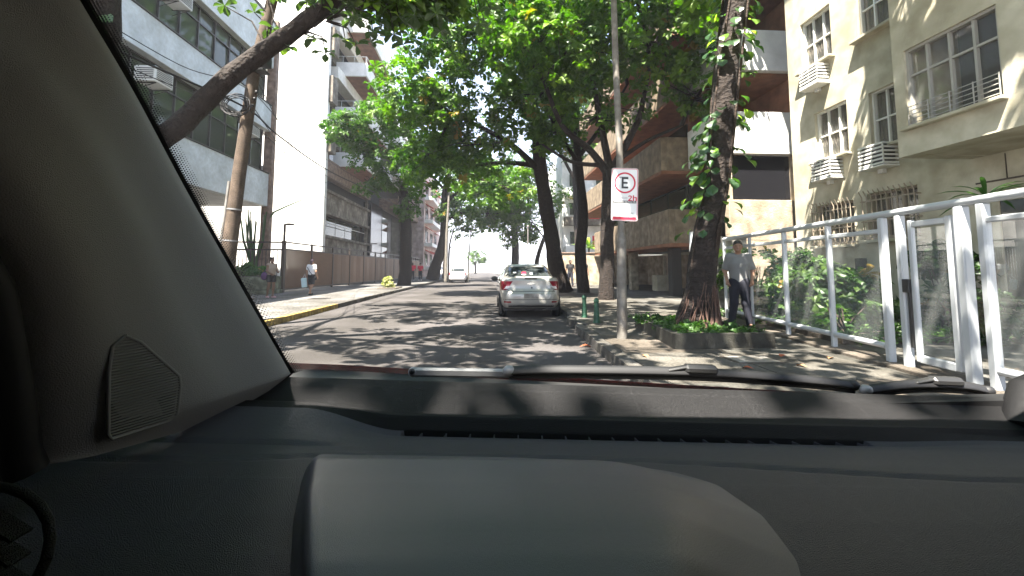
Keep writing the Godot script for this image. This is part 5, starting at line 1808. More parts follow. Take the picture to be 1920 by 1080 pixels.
func litter() -> void:
	var l := [[V(2.0, 0, 0), 0], [V(1.62, 0.012, -7.35), 0], [V(3.9, 0.155, -5.05), 1], [V(4.15, 0.155, -5.75), 0], [V(2.15, 0.15, -5.9), 1], [V(4.55, 0.155, -5.5), 1], [V(3.2, 0.155, -5.0), 0]]
	var names := ["", "reddish fallen leaf on the road by the kerb", "tan fallen leaf nearest the wipers on the pavement", "reddish fallen leaf beside the manhole cover", "brown fallen leaf by the foot of the lamp post", "tan fallen leaf near the fence footing", "reddish curled leaf on the pavement between kerb and manhole"]
	for k in range(1, l.size()):
		var m := make_leaf(1.0, 0.35)
		var o := shared("fallen_leaf", m, M.leaf_red if l[k][1] == 0 else M.leaf_tan, self, Transform3D(Basis(Vector3.UP, k * 1.7) * Basis.from_scale(Vector3.ONE * (0.2 if k == 1 else 0.13)), l[k][0]))
		tag(o, names[k], "leaf", "fallen leaves")

# ---------------------------------------------------------------- cars
func slice_at(sl: Array, y: float) -> Array:
	for i in sl.size() - 1:
		if y <= sl[i + 1][0]:
			var f: float = clampf((y - sl[i][0]) / maxf(0.0001, sl[i + 1][0] - sl[i][0]), 0, 1)
			return [y, lerpf(sl[i][1], sl[i + 1][1], f), lerpf(sl[i][2], sl[i + 1][2], f), lerpf(sl[i][3], sl[i + 1][3], f)]
	return sl[sl.size() - 1]

# a point of the rear face of a slice (y, half width, rear z, front z) at lateral x, pushed out by e
func rear_pt(s: Array, x: float, n: float, e := 0.0) -> Vector3:
	var zc: float = (s[2] + s[3]) / 2
	var hl: float = (s[2] - s[3]) / 2 + e
	var hw: float = s[1] + e
	var q := minf(absf(x) / hw, 0.999)
	return V(x, s[0], zc + hl * pow(1.0 - pow(q, n), 1.0 / n))

func side_pt(s: Array, f: float, n: float, sgn: float, e := 0.0) -> Vector3:
	# f from 0 (rear) to 1 (front) along the side
	var zc: float = (s[2] + s[3]) / 2
	var hl: float = (s[2] - s[3]) / 2
	var t := 1.0 - 2.0 * f
	return V(sgn * (s[1] + e) * pow(1.0 - pow(minf(absf(t), 0.999), n), 1.0 / n), s[0], zc + hl * t)

func loft(sl: Array, n: float, cap: bool) -> MB:
	var mb := MB.new()
	var rows := []
	for s in sl:
		var row := []
		var zc: float = (s[2] + s[3]) / 2
		var hl: float = (s[2] - s[3]) / 2
		for k in 64:
			var a := TAU * k / 64
			var ca := cos(a)
			var sa := sin(a)
			row.append(V(s[1] * signf(ca) * pow(absf(ca), 2.0 / n), s[0], zc + hl * signf(sa) * pow(absf(sa), 2.0 / n)))
		rows.append(row)
	mb.sheet(rows, true)
	if cap:
		var last: Array = rows[rows.size() - 1]
		var s: Array = sl[sl.size() - 1]
		var c := mb.vert(V(0, s[0] + 0.012, (s[2] + s[3]) / 2), Vector3.UP)
		var b := mb.v.size()
		for p in last:
			mb.vert(p, Vector3.UP)
		for k in last.size():
			mb.tri(c, b + k, b + (k + 1) % last.size())
	return mb

func rear_patch(sl: Array, n: float, outline: Callable, y0: float, y1: float, e: float, ny := 6, nx := 16) -> MB:
	# a skin on the rear face between x limits outline(y) -> [xa, xb]
	var mb := MB.new()
	var rows := []
	for j in ny + 1:
		var y := lerpf(y0, y1, float(j) / ny)
		var s := slice_at(sl, y)
		var lim: Array = outline.call((y - y0) / (y1 - y0))
		var r := []
		for i in nx + 1:
			r.append(rear_pt(s, lerpf(lim[0], lim[1], float(i) / nx), n, e))
		rows.append(r)
	mb.sheet(rows)
	return mb

func side_patch(sl: Array, n: float, sgn: float, y0: float, y1: float, lim: Callable, e: float) -> MB:
	var mb := MB.new()
	var rows := []
	for j in 7:
		var y := lerpf(y0, y1, j / 6.0)
		var s := slice_at(sl, y)
		var l: Array = lim.call(j / 6.0)
		var r := []
		for i in 13:
			r.append(side_pt(s, lerpf(l[0], l[1], i / 12.0), n, sgn, e))
		rows.append(r)
	mb.sheet(rows)
	return mb

func wheel(t: Node3D, at: Vector3) -> void:
	var w := Node3D.new()
	w.name = numbered(t, "wheel")
	t.add_child(w, true)
	w.position = at
	var b := Basis(Vector3(0, 0, 1), PI / 2)
	var ty := MB.new()
	ty.lathe(Vector3.ZERO, [Vector2(0.2, -0.09), Vector2(0.29, -0.09), Vector2(0.305, -0.06), Vector2(0.305, 0.06), Vector2(0.29, 0.09), Vector2(0.2, 0.09)], 28, b)
	obj("tyre", ty, M.rubber, w)
	var rm := MB.new()
	rm.lathe(Vector3.ZERO, [Vector2(0.0, -0.05), Vector2(0.06, -0.06), Vector2(0.17, -0.045), Vector2(0.2, -0.088), Vector2(0.2, 0.088), Vector2(0.17, 0.045), Vector2(0.06, 0.06), Vector2(0.0, 0.05)], 24, b)
	obj("rim", rm, M.metal_grey, w)

func build_car(t: Node3D, paint: Material, low: Array, house: Array, detail: bool) -> void:
	var n := 7.0
	obj("body", loft(low, n, true), paint, t)
	obj("cabin", loft(house, n, true), paint, t)
	# underside and bumper skirt
	var un := MB.new()
	var zr: float = low[0][2]
	var zf: float = low[0][3]
	un.box(V(0, 0.26, (zr + zf) / 2), V(1.5, 0.16, (zr - zf) - 0.5))
	obj("underbody", un, M.plastic_black, t)
	for x in [-0.74, 0.74]:
		wheel(t, V(x, 0.305, low[2][2] - 0.78))
		wheel(t, V(x, 0.305, low[2][3] + 0.75))
	# rear window, with dark surround
	var hy0: float = house[0][0] + 0.06
	var hy1: float = house[house.size() - 1][0] - 0.085
	obj("rear_window", rear_patch(house, n, func(f): return [-lerpf(0.66, 0.53, f), lerpf(0.66, 0.53, f)], hy0, hy1, 0.006), M.car_glass, t)
	for sgn in [-1.0, 1.0]:
		obj("side_window", side_patch(house, n, sgn, hy0, hy1, func(f): return [lerpf(0.16, 0.1, f), lerpf(0.84, 0.86, f)], 0.006), M.car_glass, t)
		var arch := MB.new()
		arch.lathe(V(sgn * (low[2][1] - 0.045), 0.305, low[2][2] - 0.78), [Vector2(0.0, -0.06), Vector2(0.36, -0.06), Vector2(0.36, 0.06), Vector2(0.0, 0.06)], 28, Basis(Vector3(0, 0, 1), PI / 2))
		obj("wheel_arch", arch, M.rubber, t)
		var mi := MB.new()
		mi.ball(V(sgn * 0.95, 1.02, zf + 1.72), V(0.11, 0.075, 0.06), 12)
		mi.box(V(sgn * 0.84, 0.98, zf + 1.72), V(0.14, 0.03, 0.04))
		obj("mirror", mi, M.plastic_black, t)

func cars() -> void:
	var t := thing("sedan", "silver white sedan parked at the right kerb ahead of the parking sign", "car", V(1.25, 0.0, -11.6), 0.0)
	var low := [[0.27, 0.77, -0.1, -4.1], [0.34, 0.82, -0.01, -4.24], [0.46, 0.845, 0.02, -4.27], [0.62, 0.85, 0.015, -4.25], [0.7, 0.852, -0.01, -4.2], [0.74, 0.85, -0.075, -4.15], [0.9, 0.845, -0.1, -4.0], [1.0, 0.835, -0.085, -3.7], [1.06, 0.81, -0.1, -3.5], [1.085, 0.77, -0.17, -3.4]]
	var house := [[1.06, 0.75, -0.44, -3.32], [1.15, 0.715, -0.62, -3.12], [1.3, 0.655, -0.93, -2.75], [1.41, 0.6, -1.17, -2.45], [1.455, 0.56, -1.32, -2.28], [1.475, 0.46, -1.5, -2.1]]
	build_car(t, M.car_silver, low, house, true)
	for sgn in [-1.0, 1.0]:
		# wrap-round tail lamps: tall outside, tapering inwards and down
		var lm := rear_patch(low, 7.0, func(f): return [sgn * lerpf(0.66, 0.5, f), sgn * lerpf(0.835, 0.832, f)], 0.76, 1.0, 0.012, 8, 14)
		obj("tail_light", lm, M.tail_red, t)
		var lc := rear_patch(low, 7.0, func(f): return [sgn * lerpf(0.65, 0.52, f), sgn * lerpf(0.74, 0.68, f)], 0.79, 0.86, 0.018, 3, 8)
		obj("reverse_lamp", lc, M.lamp_clear, t)
		obj("lid_seam", rear_patch(low, 7.0, func(f): return [sgn * lerpf(0.6, 0.64, f), sgn * lerpf(0.612, 0.652, f)], 0.72, 0.79, 0.004, 3, 2), M.plastic_black, t)
	obj("bumper_seam", rear_patch(low, 7.0, func(_f): return [-0.66, 0.66], 0.712, 0.724, 0.004, 1, 20), M.plastic_black, t)
	obj("bumper_step", rear_patch(low, 7.0, func(_f): return [-0.76, 0.76], 0.5, 0.512, 0.004, 1, 20), M.plastic_black, t)
	obj("lower_grille", rear_patch(low, 7.0, func(_f): return [-0.62, 0.62], 0.29, 0.36, 0.006, 2, 20), M.plastic_black, t)
	for sgn in [-1.0, 1.0]:
		obj("reflector", rear_patch(low, 7.0, func(_f): return [sgn * 0.55, sgn * 0.74], 0.42, 0.46, 0.008, 1, 6), M.tail_red, t)
	# high brake lamp slot at the lid edge
	var hb := MB.new()
	hb.box(V(0.0, 1.075, -0.105), V(0.34, 0.03, 0.06), Basis.IDENTITY, 0.008)
	obj("brake_lamp", hb, M.plastic_black, t)
	# badge: a flattened cross
	var bd := MB.new()
	bd.prism(PackedVector2Array([Vector2(-0.1, 0.012), Vector2(-0.035, 0.018), Vector2(-0.035, 0.03), Vector2(0.045, 0.03), Vector2(0.042, 0.018), Vector2(0.1, 0.018), Vector2(0.088, -0.014), Vector2(0.032, -0.02), Vector2(0.03, -0.032), Vector2(-0.048, -0.032), Vector2(-0.046, -0.02), Vector2(-0.108, -0.02)]), Transform3D(Basis.IDENTITY, V(0, 0.93, -0.102)), 0.02)
	obj("badge", bd, M.chrome, t)
	var kn := MB.new()
	kn.ball(V(0.02, 0.82, -0.07), V(0.022, 0.022, 0.015), 10)
	obj("lock", kn, M.plastic_black, t)
	var pt := MB.new()
	pt.box(V(0.0, 0.6, 0.022), V(0.4, 0.13, 0.014), Basis.IDENTITY, 0.004)
	obj("plate", pt, M.metal_grey, t)
	# stickers in the rear window
	for q in [[-0.4, 1.23, 0.09, 0.09], [-0.14, 1.22, 0.12, 0.1], [-0.15, 1.17, 0.11, 0.04], [0.08, 1.2, 0.09, 0.14]]:
		var s := slice_at(house, q[1])
		var s2 := slice_at(house, q[1] + 0.05)
		var p0 := rear_pt(s, q[0], 7.0, 0.014)
		var p1 := rear_pt(s2, q[0], 7.0, 0.014)
		var up := (p1 - p0).normalized()
		var mb := MB.new()
		mb.box(p0, V(q[2], q[3], 0.003), Basis(Vector3.RIGHT, up, Vector3.RIGHT.cross(up)))
		obj("sticker", mb, M.paper_white if q[0] != -0.14 else M.sign_red, t)
	var an := MB.new()
	an.tube([V(0, 1.475, -1.55), V(0, 1.62, -1.42)], [0.008, 0.004], 6)
	obj("aerial", an, M.plastic_black, t)
	# white car at the left kerb far ahead
	var w := thing("hatchback", "small white car parked at the left kerb far ahead", "car", V(-2.55, 0.0, -39.6), 0.0)
	var low2 := [[0.27, 0.77, -0.1, -3.6], [0.36, 0.82, -0.02, -3.72], [0.6, 0.84, 0.0, -3.75], [0.8, 0.84, -0.03, -3.6], [0.98, 0.82, -0.08, -3.3], [1.04, 0.78, -0.14, -3.1]]
	var house2 := [[1.0, 0.75, -0.12, -3.0], [1.2, 0.7, -0.2, -2.7], [1.4, 0.62, -0.34, -2.3], [1.48, 0.54, -0.5, -2.05], [1.5, 0.4, -0.7, -1.9]]
	build_car(w, M.car_white, low2, house2, false)
	for sgn in [-1.0, 1.0]:
		obj("tail_light", rear_patch(low2, 7.0, func(_f): return [sgn * 0.68, sgn * 0.81], 0.72, 0.98, 0.012, 4, 8), M.tail_red, w)

# ---------------------------------------------------------------- people: smooth joined capsules, meshed as surface nets
func nets(bones: Array, k: float, cell: float, mb: MB) -> void:
	var lo := V(1e9, 1e9, 1e9)
	var hi := -lo
	for b in bones:
		var m: float = maxf(b[2], b[3]) + k + cell * 2.0
		for q in [b[0], b[1]]:
			lo = lo.min(q - Vector3.ONE * m)
			hi = hi.max(q + Vector3.ONE * m)
	var nx := int((hi.x - lo.x) / cell) + 2
	var ny := int((hi.y - lo.y) / cell) + 2
	var nz := int((hi.z - lo.z) / cell) + 2
	var f := PackedFloat32Array()
	f.resize(nx * ny * nz)
	f.fill(1.0)
	for b in bones:
		var a: Vector3 = b[0]
		var e: Vector3 = b[1]
		var ra: float = b[2]
		var rb: float = b[3]
		var sq: Vector3 = b[4] if b.size() > 4 else Vector3.ONE
		var m := maxf(ra, rb) * maxf(1.0, maxf(sq.x, sq.z)) + k + cell * 1.5
		var l := (a.min(e) - Vector3.ONE * m - lo) / cell
		var h := (a.max(e) + Vector3.ONE * m - lo) / cell
		var d := (e - a) / sq
		var dd := maxf(d.length_squared(), 1e-9)
		for z in range(maxi(0, int(l.z)), mini(nz, int(h.z) + 1)):
			for y in range(maxi(0, int(l.y)), mini(ny, int(h.y) + 1)):
				var row := (z * ny + y) * nx
				for x in range(maxi(0, int(l.x)), mini(nx, int(h.x) + 1)):
					var p := (lo + V(x, y, z) * cell - a) / sq
					var t := clampf(p.dot(d) / dd, 0.0, 1.0)
					var s := p.distance_to(d * t) - lerpf(ra, rb, t)
					var o := f[row + x]
					var w := maxf(k - absf(o - s), 0.0) / k
					f[row + x] = minf(o, s) - w * w * k * 0.25
	var ids := {}
	var base := mb.v.size()
	var off := [0, 1, nx, nx + 1, nx * ny, nx * ny + 1, nx * ny + nx, nx * ny + nx + 1]
	for z in nz - 1:
		for y in ny - 1:
			for x in nx - 1:
				var i := (z * ny + y) * nx + x
				var neg := 0
				for q in 8:
					if f[i + off[q]] < 0.0:
						neg += 1
				if neg == 0 or neg == 8:
					continue
				var sum := Vector3.ZERO
				var cnt := 0
				for q in 8:
					for ax in 3:
						var bit := 1 << ax
						if q & bit:
							continue
						var r := q | bit
						var fa: float = f[i + off[q]]
						var fb: float = f[i + off[r]]
						if (fa < 0.0) != (fb < 0.0):
							var t := fa / (fa - fb)
							var pa := V(q & 1, (q >> 1) & 1, (q >> 2) & 1)
							pa[ax] += t
							sum += pa
							cnt += 1
				var g := V(f[i + 1] - f[i] + f[i + off[7]] - f[i + off[6]], f[i + off[2]] - f[i] + f[i + off[7]] - f[i + off[5]], f[i + off[4]] - f[i] + f[i + off[7]] - f[i + off[3]])
				ids[i] = mb.vert(lo + (V(x, y, z) + sum / cnt) * cell, g.normalized() if g.length() > 1e-9 else Vector3.UP)
	var st := [1, nx, nx * ny]
	for i in ids:
		for ax in 3:
			var j: int = i + st[ax]
			if (f[i] < 0.0) == (f[j] < 0.0):
				continue
			var u: int = st[(ax + 1) % 3]
			var w: int = st[(ax + 2) % 3]
			if ids.has(i - u) and ids.has(i - w) and ids.has(i - u - w):
				mb.tri(ids[i], ids[i - u], ids[i - u - w])
				mb.tri(ids[i], ids[i - u - w], ids[i - w])

# p: pose with hip, knee, ankle ... all in metres for a 1.72 m figure facing +z; returns the figure
func person(called: String, label: String, at: Vector3, turn: float, tall: float, cell: float, o: Dictionary) -> Node3D:
	var t := thing(called, label, "person", at, turn)
	var s := tall / 1.72
	var lean: float = o.get("lean", 0.0)
	var st: float = o.get("stride", 0.0)
	var hipw: float = o.get("hipw", 0.085)
	var shw: float = o.get("shw", 0.185)
	var J := {
		"pel": V(0, 0.93, 0), "chest": V(0, 1.25, 0.01 + lean), "neck": V(0, 1.44, lean), "head": V(0, 1.59, 0.02 + lean),
	}
	for q in [[-1.0, "l"], [1.0, "r"]]:
		var sg: float = q[0]
		var nm: String = q[1]
		var kf: float = st * sg
		J["hip" + nm] = V(sg * hipw, 0.9, 0)
		J["knee" + nm] = V(sg * (hipw + 0.015), 0.49, 0.02 + kf * 0.5)
		J["ank" + nm] = V(sg * (hipw + o.get("spread", 0.03)), 0.085, kf - 0.03 + (-0.08 if kf < 0 else 0.0))
		J["toe" + nm] = J["ank" + nm] + V(sg * 0.025, -0.05, 0.17)
		J["sh" + nm] = V(sg * shw, 1.4, lean)
		var arm: Array = o.get("arm" + nm, [V(sg * 0.26, 1.12, -0.02), V(sg * 0.28, 0.88, 0.06)])
		J["el" + nm] = arm[0]
		J["wr" + nm] = arm[1]
	for key in J:
		J[key] = J[key] * s
	var sk := []
	var sq := V(1.0, 1.0, 0.68)
	sk.append([J.pel + V(0, 0.02, 0), J.chest, 0.125 * s, 0.145 * s, V(1.12, 1, 0.72)])
	sk.append([J.chest, J.neck - V(0, 0.06, 0) * s, 0.145 * s, 0.09 * s, V(1.15, 1, 0.7)])
	sk.append([J.shl, J.shr, 0.06 * s, 0.06 * s])
	sk.append([J.neck - V(0, 0.04, 0), J.head - V(0, 0.05, 0.02), 0.056 * s, 0.052 * s])
	for nm in ["l", "r"]:
		sk.append([J["hip" + nm], J["knee" + nm], 0.088 * s, 0.056 * s])
		sk.append([J["knee" + nm], J["knee" + nm].lerp(J["ank" + nm], 0.3) - V(0, 0, 0.015), 0.053 * s, 0.056 * s])
		sk.append([J["knee" + nm].lerp(J["ank" + nm], 0.3) - V(0, 0, 0.015), J["ank" + nm], 0.056 * s, 0.036 * s])
		sk.append([J["ank" + nm] - V(0, 0.03, 0.02), J["toe" + nm], 0.042 * s, 0.03 * s])
		sk.append([J["sh" + nm], J["el" + nm], 0.052 * s, 0.041 * s])
		sk.append([J["el" + nm], J["wr" + nm], 0.041 * s, 0.028 * s])
	# head: skull, jaw, nose, ears
	var hd: Vector3 = J.head
	sk.append([hd + V(0, 0.035, -0.012) * s, hd + V(0, 0.035, 0.01) * s, 0.085 * s, 0.08 * s, V(0.92, 1.08, 1.0)])
	sk.append([hd + V(0, -0.02, 0.02) * s, hd + V(0, -0.06, 0.045) * s, 0.068 * s, 0.045 * s])
	var body := MB.new()
	nets(sk, 0.045 * s, cell, body)
	var fc := [[hd + V(0, 0.02, 0.088) * s, hd + V(0, -0.012, 0.102) * s, 0.011 * s, 0.015 * s], [hd + V(-0.02, -0.05, 0.082) * s, hd + V(0.02, -0.05, 0.082) * s, 0.01 * s, 0.01 * s]]
	for e in [-1.0, 1.0]:
		fc.append([hd + V(e * 0.082, 0.02, -0.005) * s, hd + V(e * 0.086, -0.015, 0.0) * s, 0.02 * s, 0.014 * s, V(0.5, 1, 1)])
		fc.append([hd + V(e * 0.018, 0.042, 0.079) * s, hd + V(e * 0.05, 0.042, 0.068) * s, 0.011 * s, 0.011 * s])
	nets(fc, 0.012 * s, 0.007, body)
	# hands: palm, four curled fingers of unequal length, thumb off the side of the palm
	for nm in ["l", "r"]:
		var w: Vector3 = J["wr" + nm]
		var d: Vector3 = (w - J["el" + nm]).normalized()
		var ac: Vector3 = V(0, 0, 1) - d * d.z
		ac = ac.normalized()
		var inn: Vector3 = ac.cross(d) * (-1.0 if nm == "r" else 1.0)
		if inn.x * (-1.0 if nm == "r" else 1.0) < 0:
			inn = -inn
		var hb := [[w, w + d * 0.08 * s, 0.028 * s, 0.036 * s]]
		for i in 4:
			var r: Vector3 = w + (d * 0.085 + ac * (-0.03 + 0.02 * i)) * s
			var ln: float = [0.052, 0.066, 0.072, 0.064][i] * s
			var m1: Vector3 = r + (d * 0.8 + inn * 0.35) * ln * 0.55
			hb.append([r, m1, 0.0095 * s, 0.0088 * s])
			hb.append([m1, m1 + (d * 0.5 + inn * 0.8) * ln * 0.5, 0.0088 * s, 0.0078 * s])
		var th: Vector3 = w + (d * 0.03 + ac * 0.028) * s
		hb.append([th, th + (d * 0.035 + ac * 0.03 + inn * 0.012) * s, 0.013 * s, 0.011 * s])
		hb.append([th + (d * 0.035 + ac * 0.03 + inn * 0.012) * s, th + (d * 0.065 + ac * 0.03 + inn * 0.024) * s, 0.011 * s, 0.009 * s])
		nets(hb, 0.012 * s, maxf(0.005, cell * 0.3), body)
	obj("body", body, o.skin, t)
	# hair
	var hr := MB.new()
	var hl: Array = [[hd + V(0, 0.062, -0.022) * s, hd + V(0, 0.066, 0.0) * s, 0.088 * s, 0.082 * s]]
	if o.get("hair_long", false):
		hl.append([hd + V(0, 0.03, -0.05) * s, hd + V(0, -0.06, -0.06) * s, 0.078 * s, 0.055 * s])
	if o.get("hair_bun", false):
		hl.append([hd + V(0, 0.1, -0.09) * s, hd + V(0, 0.11, -0.1) * s, 0.05 * s, 0.045 * s])
	nets(hl, 0.03 * s, minf(cell, 0.014), hr)
	obj("hair", hr, o.hair, t)
	var ey := MB.new()
	for e in [-1.0, 1.0]:
		ey.ball(hd + V(e * 0.032, 0.026, 0.079) * s, Vector3.ONE * 0.011 * s, 8)
	obj("eyes", ey, M.hair_dark, t)
	# shirt: torso and sleeves a little outside the skin
	var g := 0.016 * s
	var sh := [[J.pel + V(0, o.get("shirt_low", 0.0), 0), J.chest, 0.13 * s + g, 0.145 * s + g, V(1.14, 1, 0.76)], [J.chest, J.neck - V(0, 0.07, 0) * s, 0.145 * s + g, 0.088 * s + g, V(1.15, 1, 0.72)], [J.shl, J.shr, 0.06 * s + g * 0.7, 0.06 * s + g * 0.7]]
	var sv: float = o.get("sleeve", 0.55)
	for nm in ["l", "r"]:
		if sv > 0.0:
			sh.append([J["sh" + nm], J["sh" + nm].lerp(J["el" + nm], sv), 0.052 * s + g, 0.052 * s + g * 1.2])
	var sm := MB.new()
	nets(sh, 0.045 * s, cell, sm)
	obj("shirt", sm, o.shirt, t)
	# trousers, shorts or skirt
	var tr := [[J.pel + V(0, 0.06, 0) * s, J.pel - V(0, 0.04, 0) * s, 0.128 * s + g * 0.6, 0.13 * s + g * 0.6, V(1.12, 1, 0.8)]]
	var lg: float = o.get("legs", 1.0)
	for nm in ["l", "r"]:
		if lg <= 0.5:
			tr.append([J["hip" + nm], J["hip" + nm].lerp(J["knee" + nm], lg * 2.0), 0.092 * s + g, (lerpf(0.09, 0.062, lg * 2.0) + 0.012) * s + g])
		else:
			tr.append([J["hip" + nm], J["knee" + nm], 0.09 * s + g, 0.06 * s + g])
			tr.append([J["knee" + nm], J["knee" + nm].lerp(J["ank" + nm], (lg - 0.5) * 2.0), 0.06 * s + g, 0.05 * s + g])
	var tm := MB.new()
	nets(tr, 0.04 * s, cell, tm)
	obj("trousers" if lg > 0.5 else "shorts", tm, o.trousers, t)
	var so := MB.new()
	var sb := []
	for nm in ["l", "r"]:
		sb.append([J["ank" + nm] + V(0, -0.05, -0.025) * s, J["toe" + nm] + V(0, -0.005, 0.01), 0.046 * s, 0.035 * s])
	nets(sb, 0.02 * s, minf(cell, 0.016), so)
	obj("shoes", so, o.get("shoes", M.cloth_black), t)
	return t

func people() -> void:
	# man by the white fence, facing the camera
	person("person", "person in grey T-shirt and navy trousers standing before the white fence", V(5.17, 0.15, -8.45), PI * 0.0 - 0.5, 1.76, 0.014,
		{"skin": M.skin_mid, "hair": M.hair_dark, "shirt": M.cloth_grey, "trousers": M.cloth_navy, "legs": 1.02, "sleeve": 0.8, "spread": 0.07, "hipw": 0.09, "shw": 0.165,
		"arml": [V(-0.25, 1.14, -0.05), V(-0.22, 0.93, 0.1)], "armr": [V(0.25, 1.14, -0.05), V(0.22, 0.93, 0.1)], "shirt_low": -0.04})
	# woman with bag, crossing the left pavement
	person("person", "person in patterned top and dark shorts carrying a shoulder bag past the planter", V(-8.87, 0.14, -18.4), 0.9, 1.66, 0.022,
		{"skin": M.skin_dark, "hair": M.hair_dark, "hair_bun": true, "shirt": M.cloth_tan, "trousers": M.cloth_black, "legs": 0.2, "sleeve": 0.0, "stride": 0.04, "spread": 0.0, "hipw": 0.08, "shw": 0.16,
		"arml": [V(-0.22, 1.14, 0.05), V(-0.14, 1.02, 0.22)], "armr": [V(0.22, 1.14, 0.04), V(0.15, 1.1, 0.24)], "shoes": M.cloth_pink})
	var bg := thing("shoulder_bag", "dark purple bag on the hip of the person in shorts", "bag", V(-8.98, 0.98, -18.42))
	var bb := MB.new()
	bb.ball(V(-0.14, 0.05, 0.1), V(0.14, 0.17, 0.08), 14)
	obj("pouch", bb, M.purple, bg)
	var bs := MB.new()
	bs.tube([V(-0.16, 0.2, 0.1), V(0.04, 0.5, 0.12), V(0.18, 0.56, 0.02)], [0.012], 6, false)
	obj("strap", bs, M.purple, bg)
	# woman in white T-shirt walking away
	person("person", "person in white T-shirt and black skirt walking away along the brown fence", V(-8.08, 0.14, -20.5), PI - 0.25, 1.62, 0.022,
		{"skin": M.skin_mid, "hair": M.hair_violet, "hair_long": true, "shirt": M.cloth_white, "trousers": M.cloth_black, "legs": 0.42, "sleeve": 0.5, "stride": 0.12, "spread": 0.0, "hipw": 0.09, "shw": 0.18})
	var cb := thing("shopping_bag", "pale turquoise bag held by the person in the white T-shirt", "bag", V(-8.4, 0.42, -20.5))
	var cm := MB.new()
	cm.box(V(0, 0.26, 0), V(0.24, 0.44, 0.12), Basis(Vector3(0, 0, 1), 0.12), 0.03)
	obj("pouch", cm, M.cloth_blue_pale, cb)
	var ch := MB.new()
	ch.tube([V(-0.08, 0.46, 0), V(0.02, 0.66, 0), V(0.08, 0.48, 0)], [0.008], 6, false)
	obj("handle", ch, M.cloth_white, cb)
	var sb := thing("shoulder_bag", "small black strap bag across the back of the white T-shirt", "bag", V(-8.08, 0.9, -20.36))
	var sm := MB.new()
	sm.tube([V(-0.14, 0.5, 0.02), V(0.0, 0.28, 0.06), V(0.2, 0.06, 0.04)], [0.014], 6, false)
	obj("strap", sm, M.cloth_black, sb)
	var sp := MB.new()
	sp.box(V(0.23, -0.02, 0.0), V(0.1, 0.16, 0.18), Basis.IDENTITY, 0.02)
	obj("pouch", sp, M.cloth_black, sb)
	# two people in red shirts far along the left pavement
	person("person", "person in red shirt and black trousers next to the ivy clad trunk", V(-7.2, 0.14, -43.0), 0.3, 1.75, 0.032,
		{"skin": M.skin_dark, "hair": M.hair_dark, "shirt": M.cloth_red, "trousers": M.cloth_black, "legs": 0.95, "sleeve": 0.7, "shoes": M.cloth_white, "shw": 0.22})
	person("person", "person in red shirt beside the foot of the big leaning trunk", V(-6.5, 0.14, -43.4), -0.2, 1.72, 0.032,
		{"skin": M.skin_mid, "hair": M.hair_dark, "shirt": M.cloth_red, "trousers": M.cloth_navy, "legs": 0.95, "sleeve": 0.7, "shoes": M.cloth_white, "shw": 0.22})
	# two dark figures between the trunks on the right pavement
	person("person", "dark clothed person walking between the leaning trunk and the slim trunk", V(5.5, 0.14, -27.5), 0.1, 1.74, 0.03,
		{"skin": M.skin_dark, "hair": M.hair_dark, "shirt": M.cloth_black, "trousers": M.cloth_navy, "legs": 0.98, "sleeve": 0.5, "stride": 0.1, "spread": 0.05, "armr": [V(0.3, 1.15, -0.05), V(0.2, 0.98, 0.1)]})
	person("person", "person in dark top and pale shorts walking by the slim upright trunk", V(6.35, 0.14, -27.3), 0.0, 1.72, 0.03,
		{"skin": M.skin_dark, "hair": M.hair_dark, "shirt": M.cloth_black, "trousers": M.cloth_grey, "legs": 0.45, "sleeve": 0.3, "stride": 0.12, "spread": 0.0})

# ---------------------------------------------------------------- the car that the camera rides in
func dash_y(x: float, z: float) -> float:
	# height of the dashboard below the camera, with ledge, vent groove, seam and instrument hood
	var tilt := -0.045 * x
	var key := [[-0.985, -0.264], [-0.962, -0.2515], [-0.95, -0.2475], [-0.868, -0.2885], [-0.86, -0.2905], [-0.848, -0.314], [-0.828, -0.3165], [-0.80, -0.3095], [-0.7, -0.2995], [-0.55, -0.305], [-0.42, -0.318], [-0.25, -0.36]]
	var y: float = key[key.size() - 1][1]
	for i in key.size() - 1:
		if z <= key[i + 1][0]:
			y = lerpf(key[i][1], key[i + 1][1], clampf((z - key[i][0]) / (key[i + 1][0] - key[i][0]), 0, 1))
			break
	# the ledge fades out to a plain slope at the far left
	var f := smoothstep(-0.16, -0.34, x)
	var plain := lerpf(-0.252, -0.3, clampf((z + 0.95) / 0.2, 0, 1))
	if z > -0.875 and z < -0.75:
		y = lerpf(y, plain, f)
	# far right the band melts away too
	if z > -0.862 and z < -0.8:
		y = lerpf(y, -0.305, smoothstep(0.8, 1.05, x) * 0.7)
	y -= 0.03 * smoothstep(-0.25, -0.5, x) * smoothstep(-0.66, -0.5, z)
	return y + tilt

func along(t: Array, z: float) -> float:
	for i in t.size() - 1:
		if z <= t[i + 1][0]:
			return lerpf(t[i][1], t[i + 1][1], clampf((z - t[i][0]) / (t[i + 1][0] - t[i][0]), 0, 1))
	return t[t.size() - 1][1]

func seam_z(x: float) -> float:
	return -0.715 + 0.09 * smoothstep(-0.1, -0.5, x) * 0.4 + 0.055 * smoothstep(0.05, 0.9, x)

